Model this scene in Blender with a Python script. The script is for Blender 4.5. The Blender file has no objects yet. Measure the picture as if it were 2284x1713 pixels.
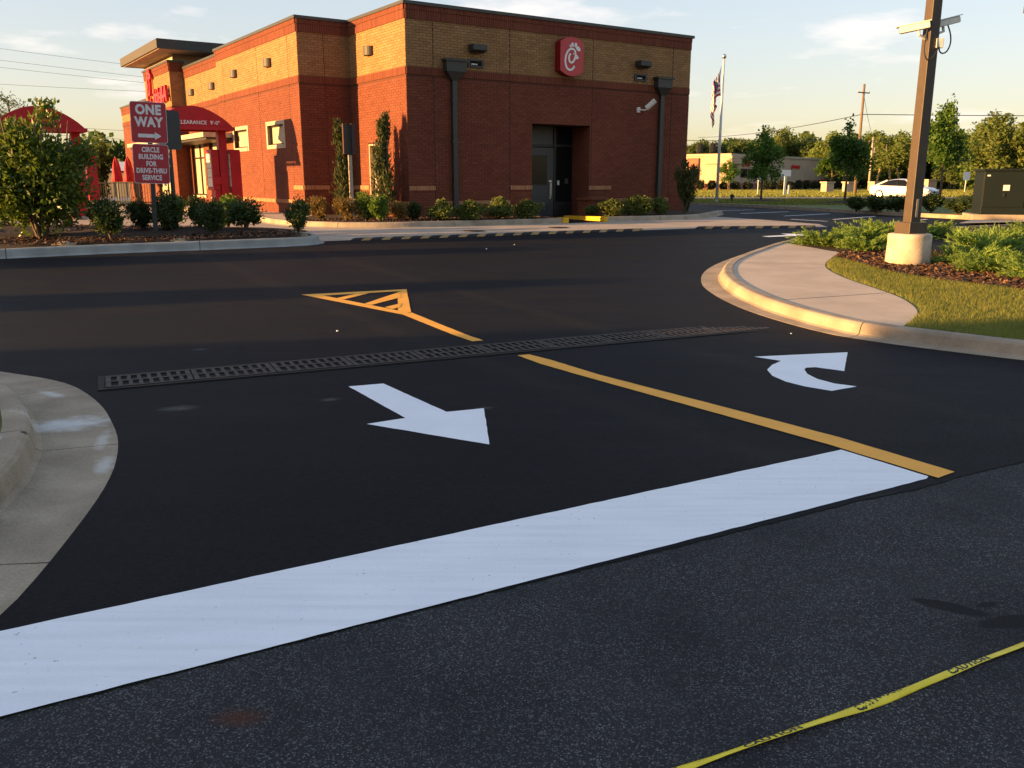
import bpy, bmesh, math, random
import numpy as np
from mathutils import Vector, Matrix

# ------------------------------------------------------------------ camera, sky, sun, exposure
sc = bpy.context.scene
COL = sc.collection
cam_d = bpy.data.cameras.new("camera"); cam = bpy.data.objects.new("camera", cam_d); COL.objects.link(cam)
cam.location = (0, 0, 1.6)
cam.rotation_euler = (math.radians(90 - 13.27), 0, 0)
cam_d.sensor_width = 36.0; cam_d.lens = 36.0 * 1936 / 2284
cam_d.clip_start = 0.05; cam_d.clip_end = 3000
sc.camera = cam

SUN_EL = math.radians(6.5)
SUN_H = Vector((0.966, 0.259))                       # the way the light travels over the ground
sun_d = bpy.data.lights.new("sun", 'SUN'); sun_d.energy = 5.0; sun_d.angle = math.radians(0.55); sun_d.color = (1.0, 0.55, 0.19)
sun = bpy.data.objects.new("sun", sun_d); COL.objects.link(sun)
sun.rotation_euler = Vector((SUN_H.x * math.cos(SUN_EL), SUN_H.y * math.cos(SUN_EL), -math.sin(SUN_EL))).to_track_quat('-Z', 'Y').to_euler()
sun.location = (-60, -16, 20)

world = bpy.data.worlds.new("World"); sc.world = world; world.use_nodes = True
wn, wl = world.node_tree.nodes, world.node_tree.links
for n in list(wn): wn.remove(n)
sky = wn.new('ShaderNodeTexSky'); sky.sky_type = 'NISHITA'; sky.sun_disc = False
sky.sun_elevation = SUN_EL; sky.sun_rotation = math.atan2(-SUN_H.x, -SUN_H.y)
sky.air_density = 1.0; sky.dust_density = 1.2; sky.ozone_density = 1.0
SKY_STRENGTH = 0.13
tc = wn.new('ShaderNodeTexCoord'); sep = wn.new('ShaderNodeSeparateXYZ'); wl.new(tc.outputs['Generated'], sep.inputs[0])
def wmath(op, a, b=None, clamp=False):
    m = wn.new('ShaderNodeMath'); m.operation = op; m.use_clamp = clamp
    for i, v in enumerate((a, b)):
        if v is None: continue
        if isinstance(v, (int, float)): m.inputs[i].default_value = v
        else: wl.new(v, m.inputs[i])
    return m.outputs[0]
zc = wmath('ADD', wmath('MAXIMUM', sep.outputs[2], 0.0), 0.12)
cx, cy = wmath('DIVIDE', sep.outputs[0], zc), wmath('DIVIDE', sep.outputs[1], zc)
cmb = wn.new('ShaderNodeCombineXYZ'); wl.new(cx, cmb.inputs[0]); wl.new(cy, cmb.inputs[1])
cn = wn.new('ShaderNodeTexNoise'); cn.inputs['Scale'].default_value = 1.25; cn.inputs['Detail'].default_value = 6; cn.inputs['Roughness'].default_value = 0.56
mp = wn.new('ShaderNodeMapping'); mp.inputs['Location'].default_value = (12.4, 8.8, 0); mp.inputs['Scale'].default_value = (1, 1, 1)
wl.new(cmb.outputs[0], mp.inputs[0]); wl.new(mp.outputs[0], cn.inputs['Vector'])
cr = wn.new('ShaderNodeValToRGB'); cr.color_ramp.elements[0].position = 0.56; cr.color_ramp.elements[1].position = 0.68
wl.new(cn.outputs[0], cr.inputs[0])
mixc = wn.new('ShaderNodeMix'); mixc.data_type = 'RGBA'
wl.new(wmath('MULTIPLY', wmath('MULTIPLY', cr.outputs[0], 0.6), wmath('MULTIPLY', wmath('MAXIMUM', sep.outputs[2], 0.0), 11.0, True)), mixc.inputs[0])
gam = wn.new('ShaderNodeGamma'); gam.inputs[1].default_value = 0.42; wl.new(sky.outputs[0], gam.inputs[0])
hsv = wn.new('ShaderNodeHueSaturation'); hsv.inputs['Saturation'].default_value = 1.55; hsv.inputs['Value'].default_value = 1.17
wl.new(gam.outputs[0], hsv.inputs['Color'])
tint = wn.new('ShaderNodeMix'); tint.data_type = 'RGBA'; tint.blend_type = 'MULTIPLY'; tint.inputs[0].default_value = 1.0
wl.new(hsv.outputs[0], tint.inputs[6]); tint.inputs[7].default_value = (0.99, 0.935, 1.03, 1)
wl.new(tint.outputs[2], mixc.inputs[6]); mixc.inputs[7].default_value = (2.55, 2.3, 2.15, 1)
bg = wn.new('ShaderNodeBackground'); bg.inputs[1].default_value = SKY_STRENGTH
wo = wn.new('ShaderNodeOutputWorld'); wl.new(mixc.outputs[2], bg.inputs[0]); wl.new(bg.outputs[0], wo.inputs[0])

sc.view_settings.view_transform = 'Standard'; sc.view_settings.look = 'None'
sc.view_settings.exposure = 1.95; sc.view_settings.gamma = 1.0; sc.view_settings.use_curve_mapping = False
sc.render.engine = 'CYCLES'
cyc = sc.cycles; cyc.max_bounces = 5; cyc.diffuse_bounces = 3; cyc.glossy_bounces = 2; cyc.transmission_bounces = 3; cyc.transparent_max_bounces = 4
cyc.caustics_reflective = False; cyc.caustics_refractive = False; cyc.use_denoising = True

# ------------------------------------------------------------------ helpers
rng = np.random.default_rng(7); random.seed(7)
KN = (9, 22, 40, 65)
def Hg(y):
    if y <= 9: return 0.0
    if y <= 22: return .42 * (y - 9) / 13
    if y <= 40: return .42
    if y <= 65: return .42 - .27 * (y - 40) / 25
    return .15

def tag(o, label=None, cat=None, group=None, kind=None):
    if label: o["label"] = label
    if cat: o["category"] = cat
    if group: o["group"] = group
    if kind: o["kind"] = kind
    return o
def link(name, data, parent=None, loc=None):
    o = bpy.data.objects.new(name, data); COL.objects.link(o)
    if parent is not None: o.parent = parent
    if loc is not None: o.location = loc
    return o
def thing(name, label, cat, loc=(0, 0, 0), rz=0, group=None):
    o = link(name, None, None, loc); o.rotation_euler = (0, 0, rz); o.empty_display_size = .2
    return tag(o, label, cat, group)
def copy_tree(o, parent=None):
    c = o.copy(); COL.objects.link(c); c.parent = parent
    for ch in o.children: copy_tree(ch, c)
    return c

class MB:
    def __init__(s): s.v, s.f, s.m = [], [], []
    def add(s, vs, fs, mi=0):
        b = len(s.v); s.v += [tuple(p) for p in vs]; s.f += [tuple(b + i for i in f) for f in fs]; s.m += [mi] * len(fs); return s
    def box(s, x0, x1, y0, y1, z0, z1, mi=0):
        return s.add([(x0,y0,z0),(x1,y0,z0),(x1,y1,z0),(x0,y1,z0),(x0,y0,z1),(x1,y0,z1),(x1,y1,z1),(x0,y1,z1)],
                     [(3,2,1,0),(4,5,6,7),(0,1,5,4),(1,2,6,5),(2,3,7,6),(3,0,4,7)], mi)
    def fbox(s, P, u, n, u0, u1, n0, n1, z0, z1, mi=0):         # box in a wall's frame: u along, n outward
        c = []
        for z in (z0, z1):
            for a, b in ((u0,n0),(u1,n0),(u1,n1),(u0,n1)):
                c.append((P[0]+u[0]*a+n[0]*b, P[1]+u[1]*a+n[1]*b, z))
        return s.add(c, [(3,2,1,0),(4,5,6,7),(0,1,5,4),(1,2,6,5),(2,3,7,6),(3,0,4,7)], mi)
    def prism(s, poly, z0, z1, mi=0):
        n = len(poly)
        return s.add([(p[0],p[1],z0) for p in poly] + [(p[0],p[1],z1) for p in poly],
              [tuple(range(n-1,-1,-1)), tuple(range(n,2*n))] + [(i,(i+1)%n,n+(i+1)%n,n+i) for i in range(n)], mi)
    def tube(s, pts, r, seg=8, mi=0, cap=True):
        pts = [Vector(p) for p in pts]; rs = r if isinstance(r, (list, tuple)) else [r]*len(pts)
        rings = []; up = Vector((0,0,1))
        t0 = (pts[1]-pts[0]).normalized(); ref = Vector((1,0,0)) if abs(t0.z) > .9 else up
        a = t0.cross(ref).normalized()
        for i, p in enumerate(pts):
            t = ((pts[min(i+1,len(pts)-1)]-p).normalized() + (p-pts[max(i-1,0)]).normalized())
            t = t.normalized() if t.length > 1e-6 else t0
            a = (a - t*a.dot(t)).normalized(); b = t.cross(a)
            rings.append([p + (a*math.cos(2*math.pi*k/seg) + b*math.sin(2*math.pi*k/seg))*rs[i] for k in range(seg)])
        vs = [q for rg in rings for q in rg]; fs = []
        for i in range(len(pts)-1):
            for k in range(seg):
                k2 = (k+1) % seg; fs.append((i*seg+k, i*seg+k2, (i+1)*seg+k2, (i+1)*seg+k))
        if cap: fs += [tuple(range(seg-1,-1,-1)), tuple(range((len(pts)-1)*seg, len(pts)*seg))]
        return s.add(vs, fs, mi)
    def lathe(s, prof, seg=16, c=(0,0,0), mi=0):
        vs = [(c[0]+r*math.cos(2*math.pi*k/seg), c[1]+r*math.sin(2*math.pi*k/seg), c[2]+z) for r, z in prof for k in range(seg)]; n = len(prof)
        fs = [(i*seg+k, i*seg+(k+1)%seg, (i+1)*seg+(k+1)%seg, (i+1)*seg+k) for i in range(n-1) for k in range(seg)]
        fs += [tuple(range(seg-1,-1,-1)), tuple(range((n-1)*seg, n*seg))]
        return s.add(vs, fs, mi)
    def mesh(s, name, mats, smooth=False):
        me = bpy.data.meshes.new(name); me.from_pydata(s.v, [], s.f)
        for m in (mats if isinstance(mats, (list, tuple)) else [mats]): me.materials.append(m)
        if any(s.m): me.polygons.foreach_set('material_index', s.m)
        if smooth: me.polygons.foreach_set('use_smooth', [True]*len(me.polygons)); 
        me.update(); return me
    def build(s, name, mats, parent=None, smooth=False, loc=None, bevel=0):
        o = link(name, s.mesh(name, mats, smooth), parent, loc)
        if bevel:
            b = o.modifiers.new('bevel', 'BEVEL'); b.width = bevel; b.segments = 2; b.limit_method = 'ANGLE'
        return o

def quads(name, V, mat, n=4):
    N = V.shape[0]; me = bpy.data.meshes.new(name)
    me.vertices.add(N*n); me.vertices.foreach_set('co', V.reshape(-1).astype(np.float32))
    me.loops.add(N*n); me.loops.foreach_set('vertex_index', np.arange(N*n, dtype=np.int32))
    me.polygons.add(N); me.polygons.foreach_set('loop_start', np.arange(0, N*n, n, dtype=np.int32))
    me.polygons.foreach_set('loop_total', np.full(N, n, dtype=np.int32))
    me.materials.append(mat); me.update(calc_edges=True); return me
def unit(a): return a / np.maximum(np.linalg.norm(a, axis=1, keepdims=True), 1e-9)

def drape(name, poly, dz, mat, parent=None):
    bm = bmesh.new(); vs = [bm.verts.new((x, y, 0)) for x, y in poly]; f = bm.faces.new(vs)
    if f.normal.z < 0: f.normal_flip()
    bmesh.ops.triangulate(bm, faces=bm.faces[:])
    for k in KN:
        bmesh.ops.bisect_plane(bm, geom=bm.verts[:]+bm.edges[:]+bm.faces[:], plane_co=(0,k,0), plane_no=(0,1,0))
    for v in bm.verts: v.co.z = Hg(v.co.y) + dz
    bm.normal_update()
    for f in bm.faces:
        if f.normal.z < 0: f.normal_flip()
    me = bpy.data.meshes.new(name); bm.to_mesh(me); bm.free(); me.materials.append(mat)
    return link(name, me, parent)
def struct(o): o["kind"] = "structure"; return o
def ragged(poly, step=.07, j=.0022, closed=True):
    o = []; n = len(poly)
    for i in range(n if closed else n-1):
        a, b = Vector(poly[i]), Vector(poly[(i+1)%n]); k = max(1, int((b-a).length/step)); o.append(tuple(a))
        for q in range(1, k): p = a.lerp(b, q/k); o.append((p.x+random.uniform(-j,j), p.y+random.uniform(-j,j)))
    return o if closed else o + [tuple(poly[-1])]
def marking(name, polys, dz, mat, label, cat='road marking', group=None):
    """flat paint: every polygon of it 1 mm above the one before"""
    bm = bmesh.new()
    for i, poly in enumerate(polys):
        poly = ragged(poly)
        vs = [bm.verts.new((x, y, 0)) for x, y in poly]; f = bm.faces.new(vs)
        r = bmesh.ops.triangulate(bm, faces=[f])
        for v in vs: v.co.z = dz + .0008*i
    for k in KN: bmesh.ops.bisect_plane(bm, geom=bm.verts[:]+bm.edges[:]+bm.faces[:], plane_co=(0,k,0), plane_no=(0,1,0))
    for v in bm.verts: v.co.z += Hg(v.co.y)
    bm.normal_update()
    for f in bm.faces:
        if f.normal.z < 0: f.normal_flip()
    me = bpy.data.meshes.new(name); bm.to_mesh(me); bm.free(); me.materials.append(mat)
    return tag(link(name, me), label, cat, group)
def chaikin(p, it=2):
    p = [Vector((a[0], a[1])) for a in p]
    for _ in range(it):
        q = [p[0]]
        for a, b in zip(p[:-1], p[1:]): q += [a*.75+b*.25, a*.25+b*.75]
        p = q + [p[-1]]
    return p
def resample(p, step):
    out = [p[0]]; acc = 0
    for a, b in zip(p[:-1], p[1:]):
        L = (b-a).length
        if L < 1e-9: continue
        d = step - acc
        while d <= L: out.append(a + (b-a)*(d/L)); d += step
        acc = (acc + L) % step if True else 0
    if (out[-1]-p[-1]).length > step*.3: out.append(p[-1])
    return out
def normals(p):
    o = []
    for i in range(len(p)):
        t = (p[min(i+1,len(p)-1)] - p[max(i-1,0)]).normalized(); o.append(Vector((-t.y, t.x)))
    return o
def kerb(name, label, pts, side, gut, mat, height=.15, sec=3.0, group='concrete kerbs', extra=None):
    """pts: foot of the kerb face; side=+1 when the road lies left of the walk along it; one section per pour"""
    p = resample(chaikin(pts, 3), .15); nn = normals(p)
    root = thing(name, label, 'kerb', (p[len(p)//2].x, p[len(p)//2].y, Hg(p[len(p)//2].y)), 0, group)
    per = max(2, int(sec/.15)); i = 0
    while i < len(p)-1:
        j = min(i+per, len(p)-1)
        if len(p)-1-j < per*.4: j = len(p)-1
        mb = MB(); rings = []
        for k in range(i, j+1):
            q = p[k].copy()
            if k == i and i > 0: q += (p[k+1]-p[k]).normalized()*.006
            if k == j and j < len(p)-1: q -= (p[k]-p[k-1]).normalized()*.006
            n = nn[k]*side; g = gut(k/(len(p)-1)) if callable(gut) else gut
            prof = [(g,-.06),(g,.009),(.03,.02),(.0,.035),(-.025,height-.03),(-.045,height-.008),(-.07,height),(-.17,height),(-.17,-.06)]
            rings.append([(q.x+n.x*a - root.location.x, q.y+n.y*a - root.location.y, Hg(q.y)+z - root.location.z) for a, z in prof])
        m = len(rings[0]); vs = [v for r in rings for v in r]
        fs = []
        for a in range(len(rings)-1):
            for b in range(m):
                c = (b+1) % m; F = (a*m+b, a*m+c, (a+1)*m+c, (a+1)*m+b); fs.append(F if side < 0 else F[::-1])
        fs += [tuple(range(m)), tuple(range(len(vs)-m, len(vs)))[::-1]]
        mb.add(vs, fs); o = mb.build('kerb_section', mat, root)
        bmn = bmesh.new(); bmn.from_mesh(o.data); bmesh.ops.recalc_face_normals(bmn, faces=bmn.faces[:]); bmn.to_mesh(o.data); bmn.free()
        i = j
    inner = [(q.x - nn[k].x*side*.165, q.y - nn[k].y*side*.165) for k, q in enumerate(p)]
    return root, inner

# ------------------------------------------------------------------ materials
def pm(name, c1, c2=None, rough=.8, scale=4.0, detail=4, bump=0, bscale=60, spec=.3, metal=0, coord='pos', ramp=(.35,.65), extra=None, fine=0.0, fscale=80):
    m = bpy.data.materials.new(name); m.use_nodes = True; nt = m.node_tree; N, L = nt.nodes, nt.links
    b = N['Principled BSDF']; b.inputs['Roughness'].default_value = rough; b.inputs['Metallic'].default_value = metal
    b.inputs['Specular IOR Level'].default_value = spec
    c2 = c2 or tuple(x*.8 for x in c1)
    if coord == 'pos': g = N.new('ShaderNodeNewGeometry').outputs['Position']
    else: g = N.new('ShaderNodeTexCoord').outputs['Object']
    t = N.new('ShaderNodeTexNoise'); t.inputs['Scale'].default_value = scale; t.inputs['Detail'].default_value = detail; L.new(g, t.inputs['Vector'])
    r = N.new('ShaderNodeValToRGB'); r.color_ramp.elements[0].position = ramp[0]; r.color_ramp.elements[1].position = ramp[1]
    r.color_ramp.elements[0].color = (*c1, 1); r.color_ramp.elements[1].color = (*c2, 1); L.new(t.outputs[0], r.inputs[0])
    col = r.outputs[0]
    if fine:
        t3 = N.new('ShaderNodeTexNoise'); t3.inputs['Scale'].default_value = fscale; t3.inputs['Detail'].default_value = 2; L.new(g, t3.inputs['Vector'])
        mr = N.new('ShaderNodeMapRange'); mr.inputs['From Min'].default_value = .25; mr.inputs['From Max'].default_value = .75
        mr.inputs['To Min'].default_value = 1-fine; mr.inputs['To Max'].default_value = 1+fine; L.new(t3.outputs[0], mr.inputs[0])
        mm = N.new('ShaderNodeVectorMath'); mm.operation = 'SCALE'; L.new(col, mm.inputs[0]); L.new(mr.outputs[0], mm.inputs['Scale']); col = mm.outputs[0]
    L.new(col, b.inputs['Base Color'])
    if bump:
        t2 = N.new('ShaderNodeTexNoise'); t2.inputs['Scale'].default_value = bscale; t2.inputs['Detail'].default_value = 3; L.new(g, t2.inputs['Vector'])
        bp = N.new('ShaderNodeBump'); bp.inputs['Strength'].default_value = bump; bp.inputs['Distance'].default_value = .01
        L.new(t2.outputs[0], bp.inputs['Height']); L.new(bp.outputs[0], b.inputs['Normal'])
    if extra: extra(m, N, L, b, g, col)
    return m
def mixrgb(N, L, fac, a, b):
    x = N.new('ShaderNodeMix'); x.data_type = 'RGBA'
    for i, v in ((0, fac), (6, a), (7, b)):
        if isinstance(v, (int, float)): x.inputs[i].default_value = v
        elif isinstance(v, tuple): x.inputs[i].default_value = (*v, 1) if len(v) == 3 else v
        else: L.new(v, x.inputs[i])
    return x.outputs[2]
def blot(N, L, g, c, sx, sy, ang=0, wob=.35, edge=(.55,1.0), ns=6):
    """a stain: 1 inside an uneven ellipse on the ground"""
    mp = N.new('ShaderNodeMapping'); mp.vector_type = 'TEXTURE'; mp.inputs['Location'].default_value = (c[0], c[1], 0); mp.inputs['Rotation'].default_value = (0,0,ang); mp.inputs['Scale'].default_value = (sx, sy, 50)
    L.new(g, mp.inputs[0])
    nz = N.get('blotnoise')
    if nz is None:
        nz = N.new('ShaderNodeTexNoise'); nz.name = 'blotnoise'; nz.inputs['Scale'].default_value = ns; nz.inputs['Detail'].default_value = 2; L.new(g, nz.inputs['Vector'])
    ln = N.new('ShaderNodeVectorMath'); ln.operation = 'LENGTH'; L.new(mp.outputs[0], ln.inputs[0])
    a = N.new('ShaderNodeMath'); a.operation = 'MULTIPLY_ADD'; L.new(nz.outputs[0], a.inputs[0]); a.inputs[1].default_value = wob*2; L.new(ln.outputs['Value'], a.inputs[2])
    r = N.new('ShaderNodeMapRange'); r.inputs['From Min'].default_value = edge[1]+wob; r.inputs['From Max'].default_value = edge[0]+wob; L.new(a.outputs[0], r.inputs[0])
    return r.outputs[0]

def road_extra(m, N, L, b, g, col):
    v = N.new('ShaderNodeTexVoronoi'); v.inputs['Scale'].default_value = 215; L.new(g, v.inputs['Vector'])
    sp = N.new('ShaderNodeSeparateColor'); L.new(v.outputs['Color'], sp.inputs[0])
    r = N.new('ShaderNodeValToRGB'); e = r.color_ramp.elements; e[0].position = .72; e[0].color = (0,0,0,1); e[1].position = .97; e[1].color = (1,1,1,1)
    L.new(sp.outputs[0], r.inputs[0])
    big = N.new('ShaderNodeTexNoise'); big.inputs['Scale'].default_value = 1.3; L.new(g, big.inputs['Vector'])
    mr = N.new('ShaderNodeMapRange'); mr.inputs['From Min'].default_value = .3; mr.inputs['From Max'].default_value = .75; mr.inputs['To Min'].default_value = .35; L.new(big.outputs[0], mr.inputs[0])
    fm = N.new('ShaderNodeMath'); fm.operation = 'MULTIPLY'; L.new(r.outputs[0], fm.inputs[0]); L.new(mr.outputs[0], fm.inputs[1])
    bm_ = N.new('ShaderNodeMapRange'); bm_.inputs['From Min'].default_value = .35; bm_.inputs['From Max'].default_value = .7; bm_.inputs['To Max'].default_value = .5; L.new(big.outputs[0], bm_.inputs[0])
    col = mixrgb(N, L, bm_.outputs[0], col, (.036,.035,.036))
    stone = mixrgb(N, L, sp.outputs[1], (.095,.095,.10), (.23,.23,.23))
    c = mixrgb(N, L, fm.outputs[0], col, stone)
    rust = blot(N, L, g, (-.83,2.34), .10, .055, 0, .12, (.35,1.05), 9)
    rm = N.new('ShaderNodeMath'); rm.operation = 'MULTIPLY'; rm.inputs[1].default_value = .65; L.new(rust, rm.inputs[0])
    c = mixrgb(N, L, rm.outputs[0], c, (.085,.032,.018))
    for cc, sx, sy, an in (((1.68,3.04),.15,.045,-.55), ((1.86,2.93),.16,.05,.2), ((1.83,3.06),.05,.02,.3)):
        c = mixrgb(N, L, blot(N, L, g, cc, sx, sy, an, .25, (.8,1.0), 14), c, (.013,.013,.0145))
    L.new(c, b.inputs['Base Color'])
    bp = N.new('ShaderNodeBump'); bp.inputs['Strength'].default_value = .55; bp.inputs['Distance'].default_value = .006
    L.new(v.outputs['Distance'], bp.inputs['Height']); L.new(bp.outputs[0], b.inputs['Normal'])
def seal_extra(m, N, L, b, g, col):
    c = col
    for cc, s in (((-2.38,6.0),.10),((-1.35,6.25),.06),((-2.3,4.2),.06),((-.2,6.0),.05),((-3.0,8.2),.06)):
        f = N.new('ShaderNodeMath'); f.operation = 'MULTIPLY'; f.inputs[1].default_value = .5; L.new(blot(N, L, g, cc, s*1.6, s, .3, .3, (.2,1.0), 12), f.inputs[0])
        c = mixrgb(N, L, f.outputs[0], c, (.12,.12,.11))
    t = N.new('ShaderNodeTexNoise'); t.inputs['Scale'].default_value = 2.2; t.inputs['Detail'].default_value = 6
    mp = N.new('ShaderNodeMapping'); mp.inputs['Scale'].default_value = (.35,1.6,1); mp.inputs['Rotation'].default_value = (0,0,.4); L.new(g, mp.inputs[0]); L.new(mp.outputs[0], t.inputs['Vector'])
    r = N.new('ShaderNodeMapRange'); r.inputs['From Min'].default_value = .35; r.inputs['From Max'].default_value = .7; r.inputs['To Min'].default_value = 0; r.inputs['To Max'].default_value = .55; L.new(t.outputs[0], r.inputs[0])
    c = mixrgb(N, L, r.outputs[0], c, (.0135,.0126,.0125))
    for off_, wd_ in ((.75,.14),(-1.2,.14)):     # faint tyre tracks along the lanes
        mt = N.new('ShaderNodeMapping'); mt.inputs['Rotation'].default_value = (0,0,.998); L.new(g, mt.inputs[0])
        sx = N.new('ShaderNodeSeparateXYZ'); L.new(mt.outputs[0], sx.inputs[0])
        a1 = N.new('ShaderNodeMath'); a1.operation = 'MULTIPLY_ADD'; L.new(t.outputs[0], a1.inputs[0]); a1.inputs[1].default_value = .25; a1.inputs[2].default_value = -5.1-off_-.12
        a2 = N.new('ShaderNodeMath'); a2.operation = 'ADD'; L.new(a1.outputs[0], a2.inputs[0]); L.new(sx.outputs[1], a2.inputs[1])
        a3 = N.new('ShaderNodeMath'); a3.operation = 'ABSOLUTE'; L.new(a2.outputs[0], a3.inputs[0])
        r3 = N.new('ShaderNodeMapRange'); r3.inputs['From Min'].default_value = wd_*1.4; r3.inputs['From Max'].default_value = wd_*.3; r3.inputs['To Max'].default_value = .42; L.new(a3.outputs[0], r3.inputs[0])
        c = mixrgb(N, L, r3.outputs[0], c, (.0165,.0155,.015))
    t4 = N.new('ShaderNodeTexNoise'); t4.inputs['Scale'].default_value = 48; t4.inputs['Detail'].default_value = 3; L.new(g, t4.inputs['Vector'])
    m4 = N.new('ShaderNodeMapRange'); m4.inputs['From Min'].default_value = .3; m4.inputs['From Max'].default_value = .7; m4.inputs['To Min'].default_value = .62; m4.inputs['To Max'].default_value = 1.5; L.new(t4.outputs[0], m4.inputs[0])
    v4 = N.new('ShaderNodeVectorMath'); v4.operation = 'SCALE'; L.new(c, v4.inputs[0]); L.new(m4.outputs[0], v4.inputs['Scale']); c = v4.outputs[0]
    L.new(c, b.inputs['Base Color'])
    rr = N.new('ShaderNodeMapRange'); rr.inputs['To Min'].default_value = .6; rr.inputs['To Max'].default_value = .82; L.new(t.outputs[0], rr.inputs[0]); L.new(rr.outputs[0], b.inputs['Roughness'])
def scuff_extra(m, N, L, b, g, col):
    c = col
    for cc, sx, sy, an, k, tone in (((-2.95,5.55),.32,.22,.6,.75,(.62,.62,.60)),((-3.5,6.4),.22,.06,-.6,.6,(.6,.6,.58)),((-2.33,4.72),.07,.2,.3,.6,(.6,.58,.54)),((-2.56,5.2),.05,.25,.3,.5,(.6,.58,.54)),((-2.95,4.75),.04,.14,.4,.7,(.6,.6,.6)),((-2.62,4.0),.12,.5,.5,.75,(.05,.045,.04)),((-2.87,4.9),.02,.03,.2,.9,(.02,.02,.02))):
        f = N.new('ShaderNodeMath'); f.operation = 'MULTIPLY'; f.inputs[1].default_value = k; L.new(blot(N, L, g, cc, sx, sy, an, .55, (.3,1.0), 11), f.inputs[0])
        c = mixrgb(N, L, f.outputs[0], c, tone)
    L.new(c, b.inputs['Base Color'])

def brick_mat(name, cols, rough=.85):
    m = bpy.data.materials.new(name); m.use_nodes = True; N, L = m.node_tree.nodes, m.node_tree.links; b = N['Principled BSDF']
    b.inputs['Roughness'].default_value = rough; b.inputs['Specular IOR Level'].default_value = .2
    g = N.new('ShaderNodeNewGeometry'); oi = N.new('ShaderNodeObjectInfo')
    a = N.new('ShaderNodeMath'); a.operation = 'ADD'; L.new(g.outputs['Random Per Island'], a.inputs[0]); L.new(oi.outputs['Random'], a.inputs[1])
    f = N.new('ShaderNodeMath'); f.operation = 'FRACT'; L.new(a.outputs[0], f.inputs[0])
    r = N.new('ShaderNodeValToRGB'); e = r.color_ramp.elements
    e[0].color = (*cols[0],1); e[1].color = (*cols[-1],1)
    for i, c in enumerate(cols[1:-1]): x = e.new((i+1)/(len(cols)-1)); x.color = (*c,1)
    L.new(f.outputs[0], r.inputs[0])
    t = N.new('ShaderNodeTexNoise'); t.inputs['Scale'].default_value = 40; t.inputs['Detail'].default_value = 3; L.new(g.outputs['Position'], t.inputs['Vector'])
    t2 = N.new('ShaderNodeTexNoise'); t2.inputs['Scale'].default_value = .9; t2.inputs['Detail'].default_value = 3; L.new(g.outputs['Position'], t2.inputs['Vector'])
    ad = N.new('ShaderNodeMath'); ad.operation = 'ADD'; L.new(t.outputs[0], ad.inputs[0]); L.new(t2.outputs[0], ad.inputs[1])
    mr = N.new('ShaderNodeMapRange'); mr.inputs['From Min'].default_value = .6; mr.inputs['From Max'].default_value = 1.4; mr.inputs['To Min'].default_value = .82; mr.inputs['To Max'].default_value = 1.18; L.new(ad.outputs[0], mr.inputs[0])
    s = N.new('ShaderNodeVectorMath'); s.operation = 'SCALE'; L.new(r.outputs[0], s.inputs[0]); L.new(mr.outputs[0], s.inputs['Scale']); L.new(s.outputs[0], b.inputs['Base Color'])
    bp = N.new('ShaderNodeBump'); bp.inputs['Strength'].default_value = .3; bp.inputs['Distance'].default_value = .004; L.new(t.outputs[0], bp.inputs['Height']); L.new(bp.outputs[0], b.inputs['Normal'])
    return m
def leaf_mat(name, c1, c2, trans=.35, rough=.55):
    m = bpy.data.materials.new(name); m.use_nodes = True; N, L = m.node_tree.nodes, m.node_tree.links
    b = N['Principled BSDF']; out = N['Material Output']; b.inputs['Roughness'].default_value = rough; b.inputs['Specular IOR Level'].default_value = .3
    g = N.new('ShaderNodeNewGeometry'); oi = N.new('ShaderNodeObjectInfo')
    t = N.new('ShaderNodeTexNoise'); t.inputs['Scale'].default_value = 1.7; L.new(g.outputs['Position'], t.inputs['Vector'])
    a = N.new('ShaderNodeMath'); a.operation = 'MULTIPLY_ADD'; L.new(g.outputs['Random Per Island'], a.inputs[0]); a.inputs[1].default_value = .6
    a2 = N.new('ShaderNodeMath'); a2.operation = 'MULTIPLY_ADD'; L.new(t.outputs[0], a2.inputs[0]); a2.inputs[1].default_value = .8; a2.inputs[2].default_value = -.2
    L.new(a2.outputs[0], a.inputs[2])
    c = mixrgb(N, L, a.outputs[0], c1, c2)
    hs = N.new('ShaderNodeHueSaturation'); mr = N.new('ShaderNodeMapRange'); mr.inputs['To Min'].default_value = .82; mr.inputs['To Max'].default_value = 1.2; L.new(oi.outputs['Random'], mr.inputs[0])
    L.new(mr.outputs[0], hs.inputs['Value']); L.new(c, hs.inputs['Color']); c = hs.outputs[0]
    L.new(c, b.inputs['Base Color'])
    tr = N.new('ShaderNodeBsdfTranslucent'); br = N.new('ShaderNodeVectorMath'); br.operation = 'MULTIPLY'; br.inputs[1].default_value = (1.5,1.6,.8); L.new(c, br.inputs[0]); L.new(br.outputs[0], tr.inputs['Color'])
    mx = N.new('ShaderNodeMixShader'); mx.inputs[0].default_value = trans; L.new(b.outputs[0], mx.inputs[1]); L.new(tr.outputs[0], mx.inputs[2]); L.new(mx.outputs[0], out.inputs['Surface'])
    return m
def flat(name, c, rough=.5, metal=0, spec=.4):
    return pm(name, c, tuple(x*.86 for x in c), rough, 9, 3, spec=spec, metal=metal, coord='obj')

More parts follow.
